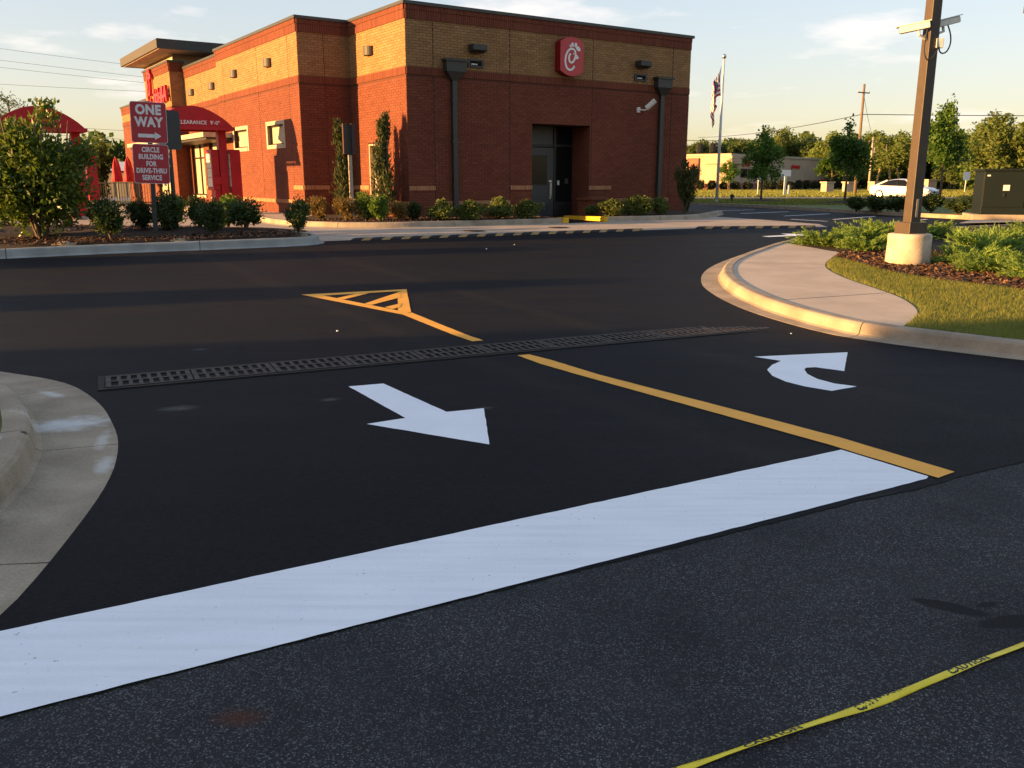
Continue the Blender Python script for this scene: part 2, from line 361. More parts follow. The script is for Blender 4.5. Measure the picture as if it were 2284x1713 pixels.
M = {}
M['seal'] = pm('sealed asphalt', (.0040,.0048,.0074), (.0060,.0068,.0094), .8, 1.1, 4, bump=.75, bscale=210, spec=.10, extra=seal_extra, fine=.25, fscale=160)
M['road'] = pm('worn road asphalt', (.0195,.0197,.0225), (.030,.0298,.032), .85, 2.3, 4, spec=.15, extra=road_extra, fine=.45, fscale=210)
M['lot'] = M['seal']
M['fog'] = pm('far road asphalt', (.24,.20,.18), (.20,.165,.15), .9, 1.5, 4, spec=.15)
M['conc'] = pm('drive concrete', (.44,.35,.27), (.34,.275,.215), .9, 1.1, 6, bump=.15, bscale=90, fine=.08)
M['walk'] = pm('walk concrete', (.50,.405,.31), (.42,.34,.26), .9, 2.0, 5, bump=.12, bscale=110, fine=.07)
M['kerb'] = pm('kerb concrete', (.34,.28,.205), (.235,.19,.14), .9, 3.0, 6, bump=.3, bscale=70, fine=.14)
M['kerb_old'] = pm('stained kerb concrete', (.37,.30,.215), (.25,.20,.14), .92, 2.6, 7, bump=.4, bscale=60, fine=.18, extra=scuff_extra)
M['kerb_grey'] = pm('grey kerb concrete', (.30,.31,.29), (.22,.225,.21), .92, 3.0, 6, bump=.3, bscale=70, fine=.12)
M['white'] = pm('white road paint', (.84,.85,.87), (.79,.80,.83), .65, 2.2, 6, bump=.08, bscale=150, spec=.35, fine=.03)
def worn(m, N, L, b, g, col):
    t = N.new('ShaderNodeTexNoise'); t.inputs['Scale'].default_value = 55; t.inputs['Detail'].default_value = 4; L.new(g, t.inputs['Vector'])
    r = N.new('ShaderNodeMapRange'); r.inputs['From Min'].default_value = .70; r.inputs['From Max'].default_value = .76; L.new(t.outputs[0], r.inputs[0])
    mp = N.new('ShaderNodeMapping'); mp.inputs['Rotation'].default_value = (0,0,-.515); mp.inputs['Scale'].default_value = (.5,9,1); L.new(g, mp.inputs[0])
    t2 = N.new('ShaderNodeTexNoise'); t2.inputs['Scale'].default_value = 2.2; t2.inputs['Detail'].default_value = 5; L.new(mp.outputs[0], t2.inputs['Vector'])
    r2 = N.new('ShaderNodeMapRange'); r2.inputs['From Min'].default_value = .4; r2.inputs['From Max'].default_value = .8; r2.inputs['To Max'].default_value = .35; L.new(t2.outputs[0], r2.inputs[0])
    c = mixrgb(N, L, r2.outputs[0], col, (.55,.565,.57)); c = mixrgb(N, L, r.outputs[0], c, (.25,.25,.25)); L.new(c, b.inputs['Base Color'])
M['white_bar'] = pm('white stop bar paint', (.85,.86,.88), (.81,.82,.85), .65, 2.2, 6, bump=.1, bscale=120, spec=.35, fine=.03, extra=worn)
M['yellow'] = pm('yellow road paint', (.86,.40,.04), (.78,.355,.035), .6, 3, 5, bump=.08, bscale=150, spec=.35, fine=.05)
M['kerb_yellow'] = pm('yellow kerb paint', (.72,.42,.02), (.58,.33,.02), .6, 6, 5)
M['grass'] = pm('turf', (.065,.10,.02), (.14,.14,.034), .95, 1.6, 6, bump=.5, bscale=120, fine=.3, fscale=60)
M['blade'] = leaf_mat('grass blade', (.075,.115,.02), (.25,.225,.055), .3, .7)
M['mulch'] = pm('mulch', (.022,.014,.010), (.055,.032,.02), .95, 14, 6, bump=.9, bscale=55, fine=.4, fscale=90)
M['chip'] = brick_mat('bark chips', [(.03,.018,.012),(.10,.05,.028),(.19,.105,.06),(.06,.033,.02)], .9)
M['iron'] = pm('cast iron', (.026,.021,.018), (.05,.036,.027), .65, 8, 5, spec=.5, metal=.35, bump=.2, bscale=90)
M['frame_iron'] = pm('drain frame', (.012,.010,.009), (.022,.017,.014), .75, 8, 4, spec=.2)
M['void'] = pm('drain channel', (.006,.006,.006), (.01,.01,.01), .9, 5)
M['red_brick'] = brick_mat('red brick', [(.150,.044,.024),(.168,.051,.028),(.134,.039,.022),(.176,.055,.031)])
M['tan_brick'] = brick_mat('tan brick', [(.26,.145,.062),(.295,.165,.073),(.23,.125,.055),(.31,.178,.082)])
M['tan_ledge'] = brick_mat('ledge brick', [(.36,.17,.085),(.40,.20,.10),(.31,.14,.07)])
M['red_mortar'] = pm('red mortar', (.11,.038,.024), (.098,.034,.022), .95, 20)
M['tan_mortar'] = pm('tan mortar', (.20,.105,.05), (.17,.09,.043), .95, 20)
M['coping'] = flat('bronze coping metal', (.055,.055,.05), .45, .3)
M['bronze'] = flat('dark bronze metal', (.05,.048,.045), .45, .4)
M['sconce'] = flat('taupe lamp housing', (.060,.050,.040), .6, .0)
M['stone'] = pm('cast stone trim', (.45,.36,.26), (.38,.30,.21), .85, 6, 4)
M['glass'] = flat('dark window glass', (.008,.009,.010), .12, 0, .22)
M['blind'] = flat('tan window blind', (.42,.35,.24), .7)
M['frame'] = flat('dark window frame', (.03,.027,.025), .4, .4)
M['door'] = flat('grey bronze door', (.055,.056,.055), .45, .1)
M['chrome'] = flat('brushed steel', (.55,.55,.55), .3, .9)
M['sign_red'] = flat('sign red', (.48,.015,.025), .35, 0, .5)
M['sign_side'] = flat('sign edge red', (.20,.006,.008), .4)
M['sign_white'] = flat('sign white', (.78,.77,.75), .45)
M['letter_red'] = flat('letter red', (.62,.02,.025), .4)
M['can_red'] = pm('canopy red', (.42,.012,.018), (.36,.010,.015), .5, 3, 4)
M['menu'] = pm('menu panel', (.72,.66,.52), (.50,.42,.30), .5, 26, 3, ramp=(.5,.62))
M['plate_red'] = pm('road sign red', (.40,.034,.045), (.36,.028,.04), .4, 5, 3, coord='obj')
M['plate_white'] = flat('sign lettering', (.72,.70,.69), .5)
M['galv'] = pm('galvanised steel', (.055,.06,.058), (.04,.043,.042), .6, 30, 3, metal=.3)
M['joint'] = flat('joint sealant', (.045,.022,.015), .9)
M['board'] = flat('brown board', (.055,.028,.022), .6)
M['tan_post'] = flat('tan post', (.42,.33,.24), .6)
M['lamp_brown'] = pm('lamp post brown', (.068,.049,.035), (.058,.042,.030), .5, 8, 4)
M['base_conc'] = pm('lamp base concrete', (.50,.42,.32), (.34,.28,.21), .9, 5, 6, bump=.3, bscale=30, fine=.1)
M['cam_white'] = flat('camera housing white', (.72,.70,.62), .45)
M['black'] = flat('black plastic', (.015,.015,.016), .5)
M['rubber'] = flat('black rubber', (.016,.015,.015), .75, 0, .25)
M['rubber_y'] = pm('faded yellow rubber', (.31,.20,.08), (.25,.16,.065), .8, 9, 4)
M['shaded_green_box'] = pm('transformer green darkened for shade', (.0050,.0092,.0068), (.0042,.0078,.0058), .55, 3, 4)  # near-black green: the shade over the box is put into its colour
M['sticker'] = flat('white sticker', (.6,.6,.58), .5)
M['bark'] = pm('bark', (.085,.06,.042), (.14,.10,.07), .95, 20, 5, bump=.6, bscale=40, coord='obj')
M['bark_pale'] = pm('pale bark', (.20,.155,.115), (.14,.105,.075), .95, 18, 5, coord='obj')
M['leaf_mag'] = leaf_mat('broad glossy leaf', (.038,.075,.012), (.16,.205,.032), .28, .4)
M['leaf_shrub'] = leaf_mat('shrub leaf', (.020,.042,.011), (.06,.085,.02), .25)
M['leaf_gold'] = leaf_mat('bronze shrub leaf', (.06,.055,.014), (.20,.11,.03), .3)
M['leaf_lime'] = leaf_mat('bright shrub leaf', (.05,.095,.012), (.13,.18,.03), .35)
M['leaf_holly'] = leaf_mat('hedge shrub leaf', (.03,.055,.010), (.14,.16,.03), .3)
M['leaf_cyp'] = leaf_mat('cypress spray', (.028,.046,.014), (.085,.088,.03), .2, .8)
M['leaf_jun'] = leaf_mat('juniper spray', (.065,.125,.024), (.21,.29,.055), .3, .7)
M['leaf_tree'] = leaf_mat('street tree leaf', (.030,.075,.012), (.095,.165,.024), .4)
M['leaf_far1'] = leaf_mat('far tree leaf olive', (.055,.095,.020), (.15,.19,.045), .4, .8)
M['leaf_far2'] = leaf_mat('far tree leaf dark', (.035,.062,.016), (.10,.13,.034), .35, .8)
M['leaf_far3'] = leaf_mat('far tree leaf pale', (.085,.13,.030), (.21,.24,.065), .45, .8)
M['rock'] = pm('sandstone boulder', (.34,.25,.15), (.24,.17,.10), .95, 7, 5, bump=.5, bscale=25)
M['wood_pole'] = pm('weathered pole', (.20,.135,.085), (.14,.095,.06), .95, 12, 5, coord='obj')
M['wire'] = flat('wire', (.03,.03,.032), .6)
M['flagpole'] = flat('white pole', (.62,.62,.60), .35, .2)
M['tape'] = pm('caution tape', (.85,.68,.02), (.74,.57,.015), .38, 14, 4, bump=.3, bscale=60, spec=.5)
M['ink'] = flat('tape ink', (.03,.032,.012), .5)
M['plaster'] = pm('pharmacy render', (.48,.35,.24), (.42,.305,.21), .9, .6, 4)
M['pharm_brick'] = pm('pharmacy brick', (.30,.13,.08), (.25,.105,.065), .9, 2, 4)
M['metal_roof'] = pm('metal roofing', (.50,.50,.50), (.42,.42,.43), .5, .6, 3)
M['shed_wall'] = pm('shed cladding', (.21,.185,.15), (.17,.15,.12), .8, .8, 3)
M['umb'] = pm('umbrella cloth', (.42,.012,.016), (.30,.008,.012), .7, 7, 4)
M['car_white'] = flat('white car paint', (.72,.72,.72), .18, 0, .6)
M['tyre'] = flat('tyre', (.015,.015,.015), .8)
M['rim'] = flat('alloy rim', (.5,.5,.5), .3, .8)
M['lens'] = flat('clear lens', (.45,.47,.5), .1, 0, .6)
M['hedge'] = leaf_mat('clipped hedge leaf', (.012,.018,.008), (.035,.04,.014), .2, .8)

# ------------------------------------------------------------------ ground, road, lot
def ground_sheet():
    xs = (-900, 900); ys = [-120, 9, 22, 40, 65, 1600]; mb = MB(); vs = []
    for y in ys: vs += [(xs[0], y, Hg(y)), (xs[1], y, Hg(y))]
    mb.add(vs, [(2*i, 2*i+1, 2*i+3, 2*i+2) for i in range(len(ys)-1)]); return mb.build('ground', M['grass'])
struct(ground_sheet())
SEAL = [(-3.6,1.2),(-1.56,2.33),(-.19,3.10),(.9,3.685),(1.80,4.18),(2.14,4.33),(2.46,4.53),(2.98,4.80),(4.2,5.45),(7.2,6.9)]
SEAL = ragged(SEAL, .05, .006, False)
struct(drape('road', [(-90,-60),(90,-60),(90,6.0),(7.2,6.9)] + SEAL[::-1] + [(-90,-4)], .004, M['road']))
LOT_R = [(8.2,43.4),(9.9,39.0),(11.2,35.2),(12.25,31.0),(13.3,27.8),(14.2,25.0),(15.4,21.5),(18,16)]
struct(drape('parking_lot', SEAL + [(9,5.8),(18,12)] + LOT_R[::-1] + [(8.0,48),(-60,48),(-60,1.2)], .008, M['seal']))
struct(drape('concrete_drive', [(-3.45,18.84),(3.14,21.19),(4.61,21.72),(7.95,22.15),(8.22,23.61),(7.49,26.07),(6.4,28.9),(6.9,31),(6,31.5),(-6,24),(-12,33),(-22,48),(-40,48),(-30,22),(-16,16.5),(-9,19.5),(-5,18.2)], .012, M['conc']))
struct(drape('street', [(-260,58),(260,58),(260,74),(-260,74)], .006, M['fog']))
struct(drape('verge', [(8.55,43.4),(10.15,39.1),(11.45,35.3),(12.5,31.1),(13.55,27.9),(14.45,25.1),(60,25),(60,46),(8.0,46)], .11, M['grass']))

# ------------------------------------------------------------------ road markings
marking('stop_line', [[(-2.1,2.705),(-1.86,2.845),(1.99,5.015),(2.29,4.53),(2.262,4.492),(-1.56,2.335),(-1.85,2.18)]], .0102, M['white_bar'], 'wide white stop bar across the exit lane')
marking('lane_arrow', [[(-1.29,6.66),(-1.03,6.76),(-.46,5.89),(-.20,5.99),(-.14,5.12),(-.97,5.58),(-.73,5.73)]], .0102, M['white'], 'white straight arrow pointing out towards the stop bar')
marking('turn_arrow', [[(2.23,7.84),(3.17,8.05),(2.83,7.22),(2.64,7.38),(2.55,7.36),(2.51,7.28),(2.48,7.12),(2.50,6.92),(2.58,6.76),(2.72,6.66),(2.47,6.51),(2.31,6.66),(2.21,6.83),(2.165,7.05),(2.19,7.28),(2.29,7.48),(2.42,7.65)]], .0102, M['white'], 'white curved turn arrow beside the right kerb')
marking('centre_line', [[(.05,7.89),(.16,7.94),(.35,7.69),(.72,7.09),(1.57,5.95),(2.07,5.27),(2.47,4.60),(2.33,4.50),(1.94,5.13),(1.49,5.76),(.62,6.98),(.26,7.50)]], .0122, M['yellow'], 'long yellow line from the drain to the stop bar')
marking('centre_line', [[(-1.32,10.20),(-1.20,10.28),(-.29,8.66),(-.40,8.61)]], .0122, M['yellow'], 'short yellow line between the hatched triangle and the drain')
TA, TB, TC, TD = (-2.83,11.61), (-1.47,12.08), (-1.21,10.32), (-1.30,10.16)
marking('hatched_triangle', [
    [TA, TB, (-1.49,11.93), (-2.52,11.53)], [TA, (-2.50,11.52), (-1.38,10.42), TD],
    [TB, TC, TD, (-1.38,10.42), (-1.56,11.82), (-1.49,11.95)],
    [(-2.30,11.30), (-2.18,11.22), (-1.93,11.72), (-2.10,11.68)],
    [(-1.86,10.89), (-1.76,10.80), (-1.46,11.38), (-1.53,11.84)],
    [(-1.57,10.63), (-1.46,10.50), (-1.38,10.64), (-1.40,10.92)]], .0102, M['yellow'], 'yellow hatched triangle painted beyond the drain')
marking('lane_arrow', [[(5.60,19.72),(6.30,20.02),(6.22,20.34),(7.10,20.22),(6.72,19.72),(6.55,19.84),(5.72,19.58)]], .0102, M['white'], 'distant white arrow beside the juniper bed')
for (a, b), lab in zip((((7.24,33.47),(9.6,35.0)), ((8.03,31.06),(10.3,32.9)), ((8.92,28.95),(11.1,30.9)), ((8.4,26.6),(9.03,25.25)), ((9.62,26.43),(11.8,28.7)), ((10.52,24.33),(12.5,26.6))),
    ('farthest white stall line beside the building corner', 'second farthest white stall line in the lot', 'third farthest white stall line in the lot', 'short white line slanting towards the rumble strip', 'white stall line left of the lamp post', 'white stall line right behind the lamp post')):
    d = (Vector(b)-Vector(a)).normalized(); n = Vector((-d.y, d.x))*.05
    marking('stall_line', [[(a[0]-n.x,a[1]-n.y),(b[0]-n.x,b[1]-n.y),(b[0]+n.x,b[1]+n.y),(a[0]+n.x,a[1]+n.y)]], .0102, M['white'], lab, 'road marking', 'parking stall lines')

# ------------------------------------------------------------------ trench drain
def trench():
    A, B = Vector((-3.26,6.765)), Vector((2.74,9.54)); d = (B-A).normalized(); L = (B-A).length; ang = math.atan2(d.y, d.x); W = .46
    root = thing('trench_drain', 'long slotted iron trench drain across the driveway', 'drain', (A.x, A.y, 0), ang)
    MB().box(0, L, -W/2+.02, W/2-.02, .009, .0105).build('channel', M['void'], root)
    f = MB(); z1 = .022
    f.box(-.05, L+.05, W/2-.02, W/2+.035, .002, z1-.004); f.box(-.05, L+.05, -W/2-.035, -W/2+.02, .002, z1-.004)
    f.box(-.05, 0, -W/2+.02, W/2-.02, .002, z1-.004); f.box(L, L+.05, -W/2+.02, W/2-.02, .002, z1-.004); f.build('frame', M['frame_iron'], root)
    n = 10; pl = L/n
    def grate():
        g = MB(); ns = 8; x0, x1 = .006, pl-.006; p = (x1-x0-.04)/ns; h = W/2-.022
        g.box(x0, x1, -.016, .016, .012, z1); g.box(x0, x1, h-.03, h, .012, z1); g.box(x0, x1, -h, -h+.03, .012, z1)
        for s in (-1, 1):
            y0, y1 = (.016, h-.03) if s > 0 else (-h+.03, -.016)
            for i in range(ns+1):
                off = .0 if s > 0 else p*.25
                xa = x0 + .0 + i*p; w = .04 if i in (0, ns) else p*.40
                xa = min(max(xa + (0 if i in (0, ns) else p*.10 + off*.5), x0), x1-w)
                g.add([(xa,y0,z1-.0015),(xa+w,y0,z1-.0015),(xa+w,y1,z1-.0015),(xa,y1,z1-.0015),(xa,y0,.012),(xa+w,y0,.012),(xa+w,y1,.012),(xa,y1,.012)],
                      [(0,1,2,3),(0,4,5,1),(1,5,6,2),(2,6,7,3),(3,7,4,0)])
        return g.mesh('grate', M['iron'])
    me = grate()
    for i in range(n): link('grate', me, root, (i*pl, 0, random.uniform(-.002,.002)))
    # the asphalt collar along the drain
    return root
trench()

# ------------------------------------------------------------------ kerbs, walks, beds
KR = [(16,22.0),(11.2,21.2),(8.6,19.6),(6.9,18.55),(6.0,18.15),(5.25,17.3),(4.3,15.75),(3.65,14.6),(3.25,13.6),(3.0,12.5),(2.95,11.5),(3.02,10.6),(3.18,9.9),(3.42,9.23),(3.78,8.65),(4.22,8.2),(4.66,7.76),(5.6,7.0),(7.2,6.0),(9.5,4.8)]
kr, KRin = kerb('kerb', 'sunlit curving concrete kerb and gutter around the right walkway', KR, -1, lambda t: .40 if t < .5 else max(.07, .40-(t-.5)*1.05), M['kerb'])
struct(drape('planting_bed', KRin + [(16,5),(16,21.7)], .128, M['mulch']))
WALK_IN = [(5.35,16.93),(5.56,16.20),(5.69,15.68),(5.80,15.43),(5.38,14.70),(5.02,13.98),(4.83,13.46),(4.73,12.89),(4.69,12.11),(4.75,11.28),(4.77,10.61),(4.66,9.99),(4.52,9.58),(4.30,9.20),(3.95,8.70)]
wi = [tuple(p) for p in chaikin(WALK_IN, 2)]
kin = [p for p in KRin]
i0 = min(range(len(kin)), key=lambda i: (kin[i][0]-5.5)**2+(kin[i][1]-17.15)**2); i1 = min(range(len(kin)), key=lambda i: (kin[i][0]-3.95)**2+(kin[i][1]-8.70)**2)
struct(drape('walkway', kin[i0:i1+1] + wi[::-1], .139, M['walk']))
LAWN = [p for p in wi if p[1] < 14.72] + kin[i1+1:] + [(15,4.6),(15,9.6),(8.6,10.3),(6.61,11.18),(5.98,11.95),(5.67,12.55),(5.55,13.1),(5.5,14.29)]
struct(drape('lawn', LAWN, .134, M['grass']))
mb = MB()                                                    # walkway joints: shallow tooled grooves
for a, b in (((3.28,10.42),(4.74,10.95)), ((3.6,14.0),(5.0,13.75)), ((4.7,16.0),(5.55,15.9))):
    d = (Vector(b)-Vector(a)).normalized(); n = Vector((-d.y,d.x))*.006
    mb.add([(a[0]-n.x,a[1]-n.y,Hg(a[1])+.1415),(b[0]-n.x,b[1]-n.y,Hg(b[1])+.1415),(b[0]+n.x,b[1]+n.y,Hg(b[1])+.1415),(a[0]+n.x,a[1]+n.y,Hg(a[1])+.1415)], [(0,1,2,3)])
jo = mb.build('joint', M['void'], bpy.data.objects['walkway'])

KL = [(-16,11.2),(-9,8.8),(-6.2,7.55),(-4.6,6.75),(-3.92,6.45),(-3.55,6.05),(-3.28,5.7),(-3.05,5.33),(-2.9,5.08),(-2.76,4.78),(-2.63,4.45),(-2.54,4.1),(-2.46,3.7),(-2.38,3.25),(-2.33,2.85),(-2.45,2.35),(-3.1,1.7),(-4.6,1.0),(-9,-.9)]
kl, KLin = kerb('kerb', 'stained concrete kerb and wide gutter at the left of the exit lane', KL, 1, lambda t: .66 if t < .28 else (.43 if t > .62 else .66-.23*(t-.28)/.34), M['kerb_old'], .16, 1.7)
struct(drape('left_lawn', KLin + [(-16,-.9)], .15, M['grass']))

KI = [(-18,11.4),(-12.4,14.05),(-9.15,15.62),(-7.55,16.45),(-6.1,17.0),(-4.75,17.55),(-4.15,17.85),(-3.95,18.3),(-4.25,18.9),(-5.4,19.6),(-7.5,20.4),(-10.5,21.1),(-18,21.6)]
ki, KIin = kerb('kerb', 'grey concrete kerb round the shrub island at left', KI, -1, .10, M['kerb_grey'], .17, 3.3)
struct(drape('shrub_island', KIin, .17, M['mulch']))
# mounded mulch over the island
def mound(name, cx, cy, rx, ry, h, base, mat, ang=0):
    mb = MB(); R, S = 6, 22; vs = [(cx, cy, Hg(cy)+base+h)]; ca, sa = math.cos(ang), math.sin(ang)
    for r in range(1, R+1):
        for s in range(S):
            a = 2*math.pi*s/S; k = r/R; z = base + h*(1-k*k)**1.0*(1+.25*math.sin(5*a+r)) - (.02 if r == R else 0)
            x0, y0 = rx*k*math.cos(a), ry*k*math.sin(a); x, y = cx+x0*ca-y0*sa, cy+x0*sa+y0*ca; vs.append((x, y, Hg(y)+z))
    fs = [(0, 1+s, 1+(s+1)%S) for s in range(S)]
    for r in range(R-1):
        for s in range(S): a = 1+r*S; fs.append((a+s, a+S+s, a+S+(s+1)%S, a+(s+1)%S))
    return mb.add(vs, fs).build(name, mat, None, True)
struct(mound('mulch_mound', -7.6, 18.4, 3.3, 1.15, .12, .165, M['mulch'], .36)); struct(mound('mulch_mound', -11.3, 18.3, 2.6, 1.9, .16, .165, M['mulch'], .3))

KB1 = [(-14.5,36.5),(-10.6,30.5),(-7.6,25.9),(-6.5,23.7),(-5.6,22.5),(-4.5,21.85),(-3.2,21.75),(-2.2,22.0),(-.4,23.0),(.6,23.55),(1.46,24.05)]
KB2 = [(2.62,24.85),(4.0,25.6),(5.1,26.15),(5.75,26.8),(6.3,28.0),(7.2,30.2)]
kb1, B1in = kerb('kerb', 'long concrete kerb along the bed at the lit corner of the restaurant', KB1, -1, .05, M['kerb'], .15, 3.0)
kb2, B2in = kerb('kerb', 'short concrete kerb before the shaded shrubs right of the service ramp', KB2, -1, .05, M['kerb'], .15, 2.0)
# ------------------------------------------------------------------ restaurant
C0 = Vector((-2.822, 24.40)); E1 = Vector((.829,.559)); E2 = Vector((-.559,.829)); ANG = math.atan2(.559,.829); Z0 = .42
def bw(x, y): return (C0.x + E1.x*x + E2.x*y, C0.y + E1.y*x + E2.y*y)
struct(drape('side_walk', B1in + [bw(4.1,0), bw(0,0), bw(0,3.6), bw(-1.6,3.6), bw(-1.5,14)], .138, M['walk']))
b1s = [p for p in B1in if p[0] > -5.75]
struct(drape('planting_bed', b1s + [bw(4.1,.1), bw(.1,.1), bw(.1,3.6), bw(-1.3,3.6)], .144, M['mulch']))
struct(drape('planting_bed', B2in[:-2] + [bw(10.4,.1), bw(6.3,.1), bw(6.2,-1.2)], .144, M['mulch']))
struct(drape('service_ramp', [(1.50,24.07),(2.60,24.82),bw(6.2,-1.2),bw(6.3,.9),bw(4.1,.9),bw(4.1,.1)], .03, M['seal']))

rest = thing('restaurant', 'low red and tan brick fast food restaurant with a red emblem', 'building', (C0.x, C0.y, Z0), ANG)
def rb(mb, name, mats, parent=None, **k):
    mb.v = [(x, y, z-Z0) for x, y, z in mb.v]
    return mb.build(name, mats, parent or rest, **k)
WALLS = [  # P0, along, outward, length, parapet z, openings (u0,u1,z0,z1), joints
    ((0,0), (1,0), (0,-1), 10.5, 6.08, [(4.12,6.31,0,3.2)], [.82,3.33,6.37,9.71]),
    ((0,3.65), (0,-1), (-1,0), 3.65, 6.08, [(1.15,2.2,0,2.62)], []),
    ((-1.6,3.65), (1,0), (0,-1), 1.6, 6.08, [], [.8]),
    ((-1.6,11.75), (0,-1), (-1,0), 8.1, 6.08, [(5.15,6.62,2.66,3.26),(1.6,3.07,2.66,3.26)], [.75,4.5,7.3]),
    ((-1.45,17.0), (0,-1), (-1,0), 5.25, 5.98, [(.3,2.15,.97,3.02),(2.95,4.75,.97,3.02)], [2.55]),
    ((-2.0,17.0), (1,0), (0,-1), .55, 6.24, [], []),
    ((-2.0,21.6), (0,-1), (-1,0), 4.6, 6.24, [(1.0,3.6,.5,2.95)], []),
    ((-1.5,30.0), (0,-1), (-1,0), 8.4, 5.25, [], []),
]
PITCH_U, PITCH_Z, GAP = .213, .0705, .011
bricks = MB(); mort = MB(); sold = MB(); copm = MB()
indiv = []; JN = []
def free(u0, u1, za, zb, ops):
    iv = [(u0, u1)]
    for a, b, c, d in ops:
        if c < zb - .002 and d > za + .002:
            nv = []
            for p, q in iv:
                if b <= p or a >= q: nv.append((p, q)); continue
                if a > p: nv.append((p, a))
                if b < q: nv.append((b, q))
            iv = nv
    return iv
def brick5(mb, P, u, n, u0, u1, z0, z1, out, mi):
    c = [(u0,z0),(u1,z0),(u1,z1),(u0,z1)]
    vs = [(P[0]+u[0]*a+n[0]*-.01, P[1]+u[1]*a+n[1]*-.01, z) for a, z in c] + [(P[0]+u[0]*a+n[0]*out, P[1]+u[1]*a+n[1]*out, z) for a, z in c]
    mb.add(vs, [(4,5,6,7),(0,1,5,4),(1,2,6,5),(2,3,7,6),(3,0,4,7)], mi)
for wi_, (P, u, n, Ln, ztop, ops, jts) in enumerate(WALLS):
    jo_ = [(j-.008, j+.008, 0, 9) for j in jts]
    # backing panels
    edges = sorted({0.0, Ln, *[o[0] for o in ops], *[o[1] for o in ops]})
    for a, b in zip(edges[:-1], edges[1:]):
        zs = [(Z0-.1, ztop)]
        for o in ops:
            if o[0] < (a+b)/2 < o[1]: zs = [(lo, hi) for lo, hi in ((Z0-.1, o[2]), (o[3], ztop)) if hi-lo > .02]
        for lo, hi in zs:
            for l2, h2, mi in ((lo, min(hi, 4.36), 0), (max(lo, 4.36), hi, 1)):
                if h2 > l2: mort.fbox(P, u, n, a, b, -.22, -.004, l2, h2, mi)
    k = 0; z = Z0 - .02
    while z < ztop - .36:
        z1 = z + PITCH_Z - GAP
        if not (4.30 < z1 and z < 4.55):
            tanb = z > 4.5
            for p, q in free(0, Ln, z, z1, ops + jo_):
                x = math.floor(p/PITCH_U)*PITCH_U - (PITCH_U/2 if k % 2 else 0)
                while x < q:
                    a, b = max(x, p), min(x+PITCH_U-GAP, q)
                    if b - a > .025:
                        o_ = .006 + random.uniform(-.0015, .0015)
                        if wi_ == 0 and tanb and b <= 4.0 and abs((b-a)-(PITCH_U-GAP)) < 1e-4 and len(indiv) < 290: indiv.append((a, z, o_))
                        else: brick5(bricks, P, u, n, a, b, z, z1, o_, 1 if tanb else 0)
                    x += PITCH_U
        z += PITCH_Z; k += 1
    # soldier courses: parapet band and mid band
    bands = [(ztop-.35, ztop-.13, .030), (ztop-.125, ztop, .045)] + ([(4.34,4.53,.022)] if ztop > 4.6 else [])
    for za, zb, out in bands:
        mort.fbox(P, u, n, 0, Ln, -.2, out-.012, za-.004, zb, 0)
        x = 0
        while x < Ln - .02:
            for p, q in free(x+.002, min(x+.062, Ln), za, zb, ops):
                if q-p > .015: brick5(sold, P, u, n, p, q, za, zb, out + random.uniform(-.0015,.0015), 0)
            x += .071
    JN += [(P, u, n, j, ztop) for j in jts]
    copm.fbox(P, u, n, -.07 if n == (0,-1) or wi_ in (1,3,4,6,7) else 0, Ln+.07, -.3, .075, ztop+.002, ztop+.085)
rb(mort, 'wall', [M['red_mortar'], M['tan_mortar']])
o = rb(bricks, 'brick_courses', [M['red_brick'], M['tan_brick']]); o["kind"] = "stuff"
o = rb(sold, 'soldier_courses', [M['red_brick']]); o["kind"] = "stuff"
[rb(MB().fbox(P, u, n, j-.009, j+.009, -.003, .0078, Z0, zt-.36), 'control_joint', M['joint']) for P, u, n, j, zt in JN]; rb(copm, 'coping', M['coping'])
bme = MB(); brick5(bme, (0,0), (1,0), (0,-1), 0, PITCH_U-GAP, 0, PITCH_Z-GAP, .006, 0); bme = bme.mesh('brick', M['tan_brick'])
for a, z, o_ in indiv: link('brick', bme, rest, (a, -(o_-.006), z-Z0))
# roof deck, hidden back and right walls
rb(MB().box(.2, 10.3, .2, 21.4, 5.7, 5.75).box(-1.3, .2, 3.9, 21.4, 5.7, 5.75), 'roof', M['coping'])
rb(MB().box(10.28, 10.498, .1, 21.4, Z0-.1, 6.07).box(0, 10.2, 21.5, 21.7, Z0-.1, 6.07), 'rear_wall', M['red_mortar'])
# ledges of lighter brick near the foot of the walls
def ledge(P, u, n, a, b, z0, z1, out):
    m = MB(); x = a
    while x < b-.01: brick5(m, P, u, n, x, min(x+.062, b), z0, z1, out+random.uniform(-.002,.002), 0); x += .071
    rb(m, 'brick_ledge', M['tan_ledge'])
W0, W1, W2, W3, W4 = [w[:3] for w in WALLS[:5]]
for a, b, z0, z1 in ((0,.82,1.30,1.42),(.84,3.32,.90,1.0),(3.34,4.12,1.30,1.42),(6.31,7.2,1.28,1.40),(7.3,9.7,.9,1.0)): ledge(*W0, a, b, z0, z1, .035)
for a, b in ((0,1.15),(2.2,3.65)): ledge(*W1, a, b, 1.30 if a < 1 else .9, 1.42 if a < 1 else 1.0, .035)
ledge(*W2, 0, .8, 1.30, 1.42, .035); ledge(*W3, .75, 4.5, .88, .99, .035); ledge(*W3, 4.5, 7.3, .88, .99, .035); ledge(*W3, 7.3, 8.1, 1.30, 1.42, .035); ledge(*W4, 2.2, 2.9, 1.22, 1.34, .04)

